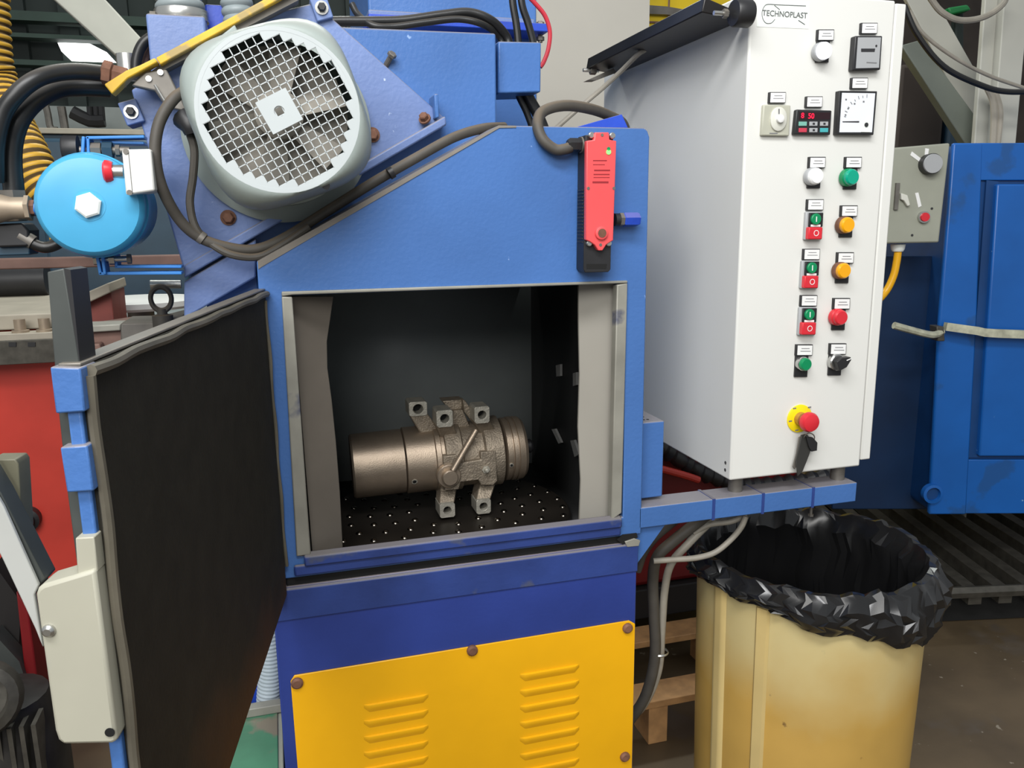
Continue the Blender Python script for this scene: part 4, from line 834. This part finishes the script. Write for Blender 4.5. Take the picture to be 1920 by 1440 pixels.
DH = thing('dust_hose', 'wider grey corrugated hose with metal clamp on the blue duct', 'hose', P(340, 40, .35))
obj('hose', corr([P(322, -60, .35), P(334, -10, .35), P(341, 34, .35)], .038, .006, .019, HOSEG), DH, sharp=70)
b = MB(); c = P(342, 41, .35); b.lathe(c, Z, [(.047, 0), (.048, .002), (.048, .016), (.047, .018)], STEEL, 40, False, False); cl = obj('hose_clamp', b, DH)
b = MB(); p = P(288, 30, .33); b.cyl(p, p+X*.03, .005, STEEL, 10); b.lathe(p, -X, [(.008, -.004), (.008, .006)], STEELD, 6); obj('clamp_screw', b, cl)
b = MB(); b.lathe(c, -Z, [(.0425, -.01), (.0425, .03)], BLUEP, 36); obj('duct_collar', b, DH)
DH2 = thing('dust_hose', 'narrower grey corrugated hose beside the yellow bar at the top', 'hose', P(445, 30, .35))
obj('hose', corr([P(432, -50, .35), P(441, -10, .35), P(447, 30, .35), P(450, 46, .35)], .026, .004, .015, HOSEG), DH2, sharp=70)
b = MB(); p, q = P(291, 96, .34), P(391, 52, .34); b.box((p.x, .25, p.z-.12), (q.x, .6, q.z), BLUED); o = obj('duct_box', b, M, bevel=.004)
b = MB(); p, q = P(388, 60, .38), P(428, 10, .38); b.box((p.x, .38, p.z-.1), (q.x, .6, q.z), BLUEP); obj('duct_box', b, M, bevel=.003)
b = MB(); b.tube([P(x, y, .3) for x, y in ((255, 150), (256, 112), (268, 82), (292, 64))], .009, BLKG, 12, 6); tag(obj('curved_hose', b), 'short black hose bending up behind the yellow edge bar', 'hose')
b = MB(); b.tube([P(x, y, .32) for x, y in ((272, 130), (274, 105), (286, 82), (296, 74))], .006, BROWN, 10, 6); tag(obj('curved_hose', b), 'short brown hose inside the black bend behind the yellow bar', 'hose')
b = MB(); p = P(240, 118, .4); b.cyl(p-Z*.03, p+Z*.015, .02, STEEL, 24); tag(obj('pipe_stub', b), 'steel pipe stub standing behind the yellow bar tip', 'pipe')
# large hydraulic hoses
b = MB(); b.tube([P(x, y, d) for x, y, d in ((222, 142, .12), (195, 138, .12), (150, 134, .1), (105, 137, .08), (65, 150, .06), (30, 178, .05), (5, 215, .05), (-8, 270, .05), (-8, 340, .06))], .0125, BLKG, 14, 8)
tag(obj('hydraulic_hose', b), 'outer of two thick black hoses arching at the upper left', 'hose')
b = MB(); b.tube([P(x, y, d) for x, y, d in ((205, 165, .16), (150, 163, .15), (105, 168, .13), (65, 190, .1), (38, 222, .08), (24, 265, .08), (22, 310, .08), (27, 365, .08))], .0145, BLKG, 14, 8)
tag(obj('hydraulic_hose', b), 'inner of two thick black hoses arching at the upper left', 'hose')
b = MB(); p = P(212, 140, .12); b.lathe(p, V((-.9, .0, .2)), [(.015, -.02), (.015, .0), (.019, .002), (.019, .014), (.015, .016)], RUST, 6); tag(obj('hose_fitting', b), 'rusty hexagonal hose fitting at the yellow bar tip', 'fitting')
DY = thing('yellow_duct', 'yellow spiral ribbed duct hose hanging at the far left edge', 'hose', P(0, 200, 1.1))
obj('hose', corr([P(-26, -60, 1.1), P(-24, 20, 1.1), P(-18, 110, 1.1), P(-4, 160, 1.1), P(22, 230, 1.05), P(52, 290, 1.0), P(74, 338, .98), P(104, 380, .97), P(134, 440, .97)], .044, .008, .019, HOSEY, 24, HOSEB), DY, sharp=80)
# ------------------------------------------------------------------ air tank with its brackets
AT = thing('air_tank', 'bright blue round air tank with white hexagon plug left of the motor', 'tank', P(168, 385, .02))
c = P(168, 385, .0); b = MB(); b.lathe(c, Y, [(.05, -.006), (.068, -.003), (.074, .003), (.076, .01), (.074, .018), (.078, .022), (.078, .05), (.074, .054), (.074, .15), (.06, .16)], SKY, 56); obj('tank_body', b, AT)
b = MB(); b.lathe(c, -Y, [(.019, .004), (.019, .012), (.016, .014)], PAPER, 6, ph=.3); b.lathe(c, -Y, [(.023, .004), (.023, .0065)], SKY, 24); obj('hex_plug', b, AT)
b = MB()
b.cyl(P(84, 392, .03), P(66, 390, .03), .011, SKYD, 16); obj('inlet_stub', b, AT)
def bracket(l, r):
    b = MB()
    for a0, a1 in zip(l, l[1:]):
        p, q = P(*a0), P(*a1); d = (q-p).normalized(); n = V((-d.z, 0, d.x))*r
        b.prism([p-n-d*r*.8, q-n+d*r*.8, q+n+d*r*.8, p+n-d*r*.8], (0, .035, 0), SKYD)
    return obj('bracket', b, AT, bevel=.001)
bracket([(268, 256, .05), (164, 258, .05), (166, 296, .05), (186, 310, .05)], .0022); bracket([(268, 268, .06), (190, 266, .06)], .002)
bracket([(156, 258, .045), (154, 290, .045), (148, 308, .045), (130, 316, .045)], .0022)
bracket([(338, 512, .05), (188, 513, .05), (180, 470, .05), (150, 458, .05)], .0024); bracket([(338, 500, .06), (218, 500, .06), (214, 468, .06)], .0022); bracket([(196, 512, .045), (190, 470, .045), (214, 458, .045), (240, 440, .045)], .0022)
b = MB(); p = P(176, 487, .06); b.cyl(p, p+X*.05, .005, STEEL, 12); b.lathe(p, X, [(.009, 0), (.009, .009)], STEEL, 6); b.lathe(p, X, [(.009, .022), (.009, .03)], STEEL, 6); b.lathe(p, X, [(.008, .048), (.008, .054)], STEELD, 6); obj('clamp_bolt', b, AT)
b = MB(); p = P(150, 282, .06); b.cyl(p, p+X*.07, .006, STEELD, 12); b.lathe(p, X, [(.012, .016), (.012, .03)], STEELD, 6); b.lathe(p, X, [(.014, .032), (.014, .046)], DKB, 6); b.lathe(p, X, [(.009, .05), (.009, .056)], STEELD, 6); obj('clamp_bolt', b, AT)
b = MB(); p = P(118, 279, .07); b.lathe(p, X, [(.018, 0), (.02, .003), (.02, .022)], BLK, 28); obj('end_cap', b, AT)
EB = thing('stop_button_box', 'small white box with red emergency button on top of the blue tank', 'button box', P(258, 320, -.02))
b = MB(); b.prism([P(x, y, -.03) for x, y in ((228, 280), (283, 279), (291, 358), (236, 366))], (0, .07, 0), CABW); obj('box_housing', b, EB, bevel=.003)
b = MB(); b.prism([P(x, y, -.0305) for x, y in ((240, 281), (241, 281), (249, 364), (248, 364))], (0, .001, 0), SEAM); obj('lid_seam', b, EB)
b = MB(); p = P(232, 322, .0); b.lathe(p, -X, [(.01, 0), (.01, .016)], STEEL, 20); b.lathe(p, -X, [(.014, .014), (.016, .018), (.017, .024), (.0135, .027)], REDB, 28); obj('red_button', b, EB)
b = MB()
for x, y in ((236, 284), (243, 361)): b.lathe(P(x, y, -.03), -Y, [(.004, 0), (.004, .0015)], STEELD, 10)
obj('lid_screw', b, EB)
# brass valve and fittings at the left edge
VA = thing('air_valve', 'dusty brass valve with dark block body at the left edge beside blue tank', 'valve', P(30, 400, .05))
BRS = mat('dusty_brass', (168, 152, 132), .5, metal=.4, mottle=.15, mscale=20)
b = MB(); p = P(66, 390, .03); b.lathe(p, -X, [(.012, 0), (.012, .008)], RUST, 6); b.lathe(p, -X, [(.019, .006), (.019, .012)], BRS, 6); b.lathe(p, -X, [(.016, .012), (.016, .03), (.022, .05), (.022, .075)], BRS, 24); obj('valve_nut', b, VA)
b = MB(); b.prism([P(x, y, .03) for x, y in ((-6, 400), (36, 400), (36, 414), (-6, 416))], (0, .05, 0), BRS); obj('valve_flange', b, VA, bevel=.002)
b = MB(); b.prism([P(x, y, .04) for x, y in ((-6, 420), (42, 418), (54, 432), (54, 462), (-6, 464))], (0, .06, 0), BLK); obj('valve_block', b, VA, bevel=.003)
b = MB(); b.prism([P(x, y, .05) for x, y in ((-6, 462), (56, 460), (56, 478), (-6, 480))], (0, .05, 0), DKB); obj('valve_base', b, VA, bevel=.002)
b = MB(); p = P(24, 362, .08); b.lathe(p, -Z, [(.019, -.004), (.019, .01), (.014, .012), (.014, .02)], STEELD, 6); obj('hose_nut', b, VA)
b = MB(); b.tube([P(x, y, .05) for x, y in ((46, 446), (60, 456), (85, 464), (110, 456), (124, 440), (130, 424))], .0085, BLKG, 12, 6, rf=lambda L: .0085); b.lathe(P(50, 448, .05), V((-.7, 0, .5)), [(.011, -.01), (.011, .01)], STEELD, 12); obj('elbow_hose', b, VA)

# ------------------------------------------------------------------ left background
LB = thing('red_workbench', 'red painted steel cabinet with dusty beige top at the left', 'cabinet', (-1.3, 2.6, 0))
y = 2.2
zt = P(100, 585, y).z; p = P(-80, 700, y); q = P(212, 600, 3.0)
b = MB(); x1 = P(150, 900, y).x; b.box((p.x-.3, y, .02), (x1, y+1.0, zt-.06), RED); obj('cabinet_body', b, LB, bevel=.01)
b = MB(); b.box((p.x-.35, y-.04, zt-.06), (x1+.05, y+1.02, zt), TAN); obj('cabinet_top', b, LB, bevel=.006)
b = MB(); b.box((p.x-.35, y-.05, zt-.14), (x1+.03, y-.001, zt-.08), TAN); obj('front_rail', b, LB, bevel=.004)
b = MB(); za = P(50, 630, y-.1).z; b.box((p.x-.35, y-.14, za-.02), (x1, y-.0505, za+.015), TAN); rl = obj('guide_rail', b, LB, bevel=.003)
b = MB(); zc = P(50, 650, y-.12).z; b.box((p.x-.35, y-.16, zc-.06), (x1+.02, y-.1405, zc+.03), IRON); obj('guide_bar', b, LB, bevel=.002)
for x, yy in ((38, 616), (84, 616)):
    b = MB(); t = P(x, yy, y-.1); b.lathe((t.x, y-.1, za+.015), Z, [(.03, 0), (.03, .008), (.02, .01), (.02, .05)], BRS, 16); obj('bolt', b, LB)
for x in (22, 58):
    b = MB(); b.prism([P(xx, yy, y-.165) for xx, yy in ((x-6, 642), (x+8, 642), (x+8, 650), (x-6, 650))], (0, .006, 0), BLK); obj('slot', b, LB)
b = MB(); t = P(52, 972, y-.01); b.lathe(t, -Y, [(.05, -.01), (.05, .03), (.035, .035), (.035, .07)], BLK, 20); obj('black_knob', b, LB)
# black steel tube lying on the bench top
b = MB(); t0, t1 = P(-60, 540, 3.1), P(92, 540, 3.1); b.tube([V((t0.x, 3.1, zt+.078)), V(((t0.x+t1.x)/2, 3.1, zt+.078)), V((t1.x, 3.1, zt+.078))], .078, BLK, 20, 4); tag(obj('black_canister', b), 'black rounded casing lying on the beige bench top', 'casing')
# long rusty bar in front
b = MB(); p, q = P(-30, 503, 1.4), P(332, 478, 1.4); b.box((p.x, 1.4, P(100, 503, 1.4).z), (q.x+.1, 1.46, P(100, 483, 1.4).z), BROWN); tag(obj('rusty_rail', b, bevel=.004), 'long rusty brown square bar running behind the blue tank', 'bar')
# grey machine with beige lid right of the bench
LM = thing('lathe_bed', 'rusty red machine with beige sloping top between bench and door', 'machine', P(180, 640, 1.6))
b = MB(); q = P(130, 580, 1.6), P(208, 545, 1.6), P(218, 700, 1.6); b.prism([q[0], q[1], V((q[2].x, 1.6, 0)), V((q[0].x, 1.6, 0))], (0, .25, 0), mat('rusty_red', (128, 62, 54), .6, mottle=.25, mscale=8)); obj('machine_side', b, LM, bevel=.004)
b = MB(); b.prism([P(x, yy, 1.55) for x, yy in ((135, 560), (204, 530), (208, 548), (135, 582))], (0, .3, 0), TAN); obj('sloping_top', b, LM, bevel=.004)
VI = thing('machine_vice', 'rusty steel vice on a stand with pale jaw plate behind the door top', 'vice', P(190, 650, 1.1))
b = MB(); p, q = P(130, 690, 1.12), P(190, 690, 1.12); b.box((p.x, 1.12, 0), (q.x, 1.28, q.z+.01), POSTG); obj('vice_stand', b, VI, bevel=.004)
b = MB(); b.prism([P(x, yy, 1.1) for x, yy in ((148, 620), (228, 608), (230, 640), (190, 668), (150, 690), (120, 690))], (0, .2, 0), BROWN); obj('vice_body', b, VI, bevel=.004)
b = MB(); b.prism([P(x, yy, 1.08) for x, yy in ((148, 611), (226, 608), (226, 620), (148, 625))], (0, .1, 0), LIP); obj('jaw_plate', b, VI, bevel=.003)
b = MB(); b.prism([P(x, yy, 1.05) for x, yy in ((152, 648), (186, 645), (192, 660), (154, 664))], (0, .06, 0), BROWN); obj('vice_block', b, VI, bevel=.004)
# eye bolt and its block
EY = thing('eye_bolt', 'dark dusty lifting eye bolt behind the open door top', 'eye bolt', P(302, 590, .25))
b = MB(); c = P(302, 560, .25); n = 28
vs = []; 
for i in range(n):
    t = 2*PI*i/n; d = V((math.cos(t)*.8, 0, math.sin(t)))
    for k in range(10):
        a = 2*PI*k/10; vs.append(c+d*.022+d*(.0055*math.cos(a))+Y*(.0055*math.sin(a)))
b.add(vs, [(i*10+k, i*10+(k+1) % 10, ((i+1) % n)*10+(k+1) % 10, ((i+1) % n)*10+k) for i in range(n) for k in range(10)], CABLE); obj('eye_ring', b, EY)
b = MB(); c2 = P(304, 585, .25); b.lathe(c2, -Z, [(.009, -.006), (.009, .004), (.018, .006), (.018, .05)], CABLE, 20); obj('shank', b, EY)
b = MB(); b.prism([P(x, yy, .26) for x, yy in ((226, 606), (290, 604), (345, 590), (345, 640), (226, 645))], (0, .12, 0), STEELD); obj('mount_block', b, EY, bevel=.003)
b = MB(); b.cyl(P(282, 533, .3), P(340, 533, .3), .008, STEEL, 14); tag(obj('chrome_rod', b), 'short chrome rod above the dark eye bolt', 'rod')
b = MB(); c = P(262, 562, 2.2); b.lathe(V((c.x, c.y, c.z-.03)), Z, [(.21, 0), (.22, .01), (.22, .03), (.21, .035)], CABW, 48); b.lathe(V((c.x, c.y, 0)), Z, [(.2, 0), (.2, .05), (.05, .07), (.05, c.z-.031)], STEELD, 24); tag(obj('round_table', b), 'white round table top seen behind the eye bolt', 'table')
b = MB(); p, q = P(205, 590, 2.7), P(345, 583, 2.7); b.box((p.x, 2.7, 0), (q.x+.2, 3.1, p.z+.0), BENCH); tag(obj('grey_cabinet', b, bevel=.01), 'low grey cabinet standing behind the white round table', 'cabinet')
# bench row on the far wall
FB = thing('far_workbench', 'grey far workbench with tools standing before the dark green wall', 'workbench', P(170, 246, 5.6))
p, q = P(60, 256, 5.4), P(275, 248, 5.4); b = MB(); b.box((p.x-.6, 5.4, q.z-.02), (q.x+.4, 6.3, q.z+.02), TAN); obj('bench_top', b, FB, bevel=.005)
b = MB(); b.box((p.x-.6, 5.45, 0), (q.x+.4, 6.28, q.z-.0205), DKB); obj('bench_front', b, FB, bevel=.005)
b = MB(); z2 = P(170, 200, 6.3).z; b.box((p.x-.6, 6.3, q.z), (q.x+.4, 6.4, z2), BENCH); obj('bench_back', b, FB, bevel=.004)
for pts, r in ((((83, 186), (90, 215), (95, 240), (108, 244)), .025), (((115, 200), (122, 242)), .03)):
    b = MB(); b.tube([P(x, yy, 5.8) for x, yy in pts], r, STEELD, 8, 3); tag(obj('bench_clamp', b), 'bent steel clamp on the far bench' if len(pts) > 2 else 'straight steel post on the far bench', 'clamp')
b = MB(); b.tube([P(x, yy, 5.8) for x, yy in ((135, 210), (168, 226), (196, 226))], .05, BLK, 8, 2)
for x in (168, 180, 190): b.tube([P(x, 200, 5.8), P(x+2, 226, 5.8)], .025, BLK, 6, 2)
tag(obj('dark_tool', b), 'black pronged tool lying on the far bench', 'tool')
# roof brace, girder lines
b = MB(); b.prism([P(x, yy, 5.2) for x, yy in ((80, -20), (180, -20), (268, 75), (262, 128), (232, 118))], (0, .2, 0), COLG); tag(obj('roof_brace', b, bevel=.01), 'wide pale grey diagonal roof brace at the upper left', 'steel beam')
for yy, h in ((18, 18), (60, 8), (110, 10)):
    p, q = P(10, yy+h, 6.3), P(300, yy, 6.3); b = MB(); b.box((p.x-.6, 6.3, p.z), (q.x+1.5, 6.45, P(10, yy, 6.3).z), mat('rail_green', (44, 62, 54), .7)); o = obj('trim_2' if yy == 18 else 'trim_3' if yy == 60 else 'trim_4', b); o['kind'] = 'structure'
# petrol machine behind the tank
b = MB(); q, p = P(60, 262, 3.4), P(330, 262, 3.4); b.box((q.x, 3.4, 0), (p.x, 3.9, p.z), DKB); tag(obj('petrol_cabinet', b, bevel=.02), 'dark petrol blue cabinet behind the bright blue tank', 'cabinet')
# ------------------------------------------------------------------ lower left
PD = thing('green_pedestal', 'green topped steel pedestal beside the yellow panel base', 'pedestal', (-.2, .2, 0))
PZt = .45
b = MB(); b.box((-.27, .04, 0), (-.052, .34, PZt), BOXG); b.box((-.262, .05, PZt), (-.062, .33, PZt+.004), GRNF); obj('pedestal_block', b, PD, bevel=.004)
b = MB(); b.box((-.27, .31, PZt+.004), (-.052, .335, PZt+.024), LIP); obj('rear_ledge', b, PD, bevel=.002)
HS = thing('ribbed_hose', 'pale grey ribbed hose standing beside the blue base', 'hose', Pz(503, 1332, PZt))
hb = P(503, 1330, .36); htp = P(498, 1110, .36)
obj('hose', corr([V((hb.x, .365, hb.z-.0)), V((htp.x, .365, (hb.z+htp.z)/2)), V((htp.x, .365, htp.z+.1))], .0245, .0025, .009, HOSEL, 24), HS, sharp=80)
b = MB(); b.lathe((hb.x, .365, hb.z-.012), Z, [(.0265, 0), (.0265, .014)], STEEL, 28); obj('hose_clamp', b, HS)
b = MB(); p = P(430, 1345, .45); b.box((p.x-.06, .45, 0), (-.046, .6, P(480, 1240, .45).z), BLUEP); obj('rear_foot', b, M, bevel=.004)
# floor clutter
SC = thing('old_motor', 'dark greasy motor casing lying at the lower left corner', 'motor', (-.62, .75, 0))
c = P(8, 1300, .6); b = MB(); b.lathe(c+V((-.05, 0, 0)), V((.25, -1, .3)), [(.05, -.02), (.085, 0), (.09, .03), (.08, .06), (.06, .07), (.055, .03)], IRON, 28); obj('casing', b, SC)
b = MB(); b.lathe(V((c.x-.04, c.y+.1, 0)), Z, [(.13, 0), (.13, .25), (.1, c.z-.06), (.05, c.z-.05)], mat('greasy_black', (46, 44, 42), .45, metal=.3, mottle=.4, mscale=18), 20)
for k in range(7): b.box((c.x-.1+k*.025, c.y-.02, c.z-.3), (c.x-.09+k*.025, c.y+.05, c.z-.08), IRON)
obj('finned_body', b, SC)
RF = thing('red_machine_stand', 'dark red machine stand behind the pale grey door guard', 'stand', P(70, 1400, 1.0))
b = MB(); b.prism([P(x, yy, 1.0) for x, yy in ((30, 1110), (52, 1140), (78, 1330), (84, 1480), (60, 1480), (50, 1300))], (0, .1, 0), REDD); obj('red_post', b, RF, bevel=.004)
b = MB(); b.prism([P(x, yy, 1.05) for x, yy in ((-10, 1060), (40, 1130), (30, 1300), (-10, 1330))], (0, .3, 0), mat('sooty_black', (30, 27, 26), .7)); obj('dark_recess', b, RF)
b = MB(); b.prism([P(x, yy, .98) for x, yy in ((-10, 1190), (36, 1240), (46, 1270), (30, 1275), (-10, 1240))], (0, .06, 0), POSTG); obj('dark_strut', b, RF)

# ------------------------------------------------------------------ repeats share a group
GROUPS = {'supply_cable': 'black cables along the tower top', 'drop_cable': 'black cables through the cover box', 'hanging_cable': 'cables hanging below the beam',
          'wire': 'wires across the steelwork', 'bench_clamp': 'clamps on the far bench', 'dust_hose': 'grey corrugated dust hoses', 'curved_hose': 'short bent hoses behind the yellow bar',
          'steel_column': 'pale steel column flanges', 'diagonal_brace': 'diagonal braces at the upper right', 'hydraulic_hose': 'thick black hydraulic hoses', 'motor_cable': 'cables looping round the motor'}
for o in S.objects:
    k = o.name.split('.')[0]
    if o.parent is None and 'category' in o and k in GROUPS: o['group'] = GROUPS[k]
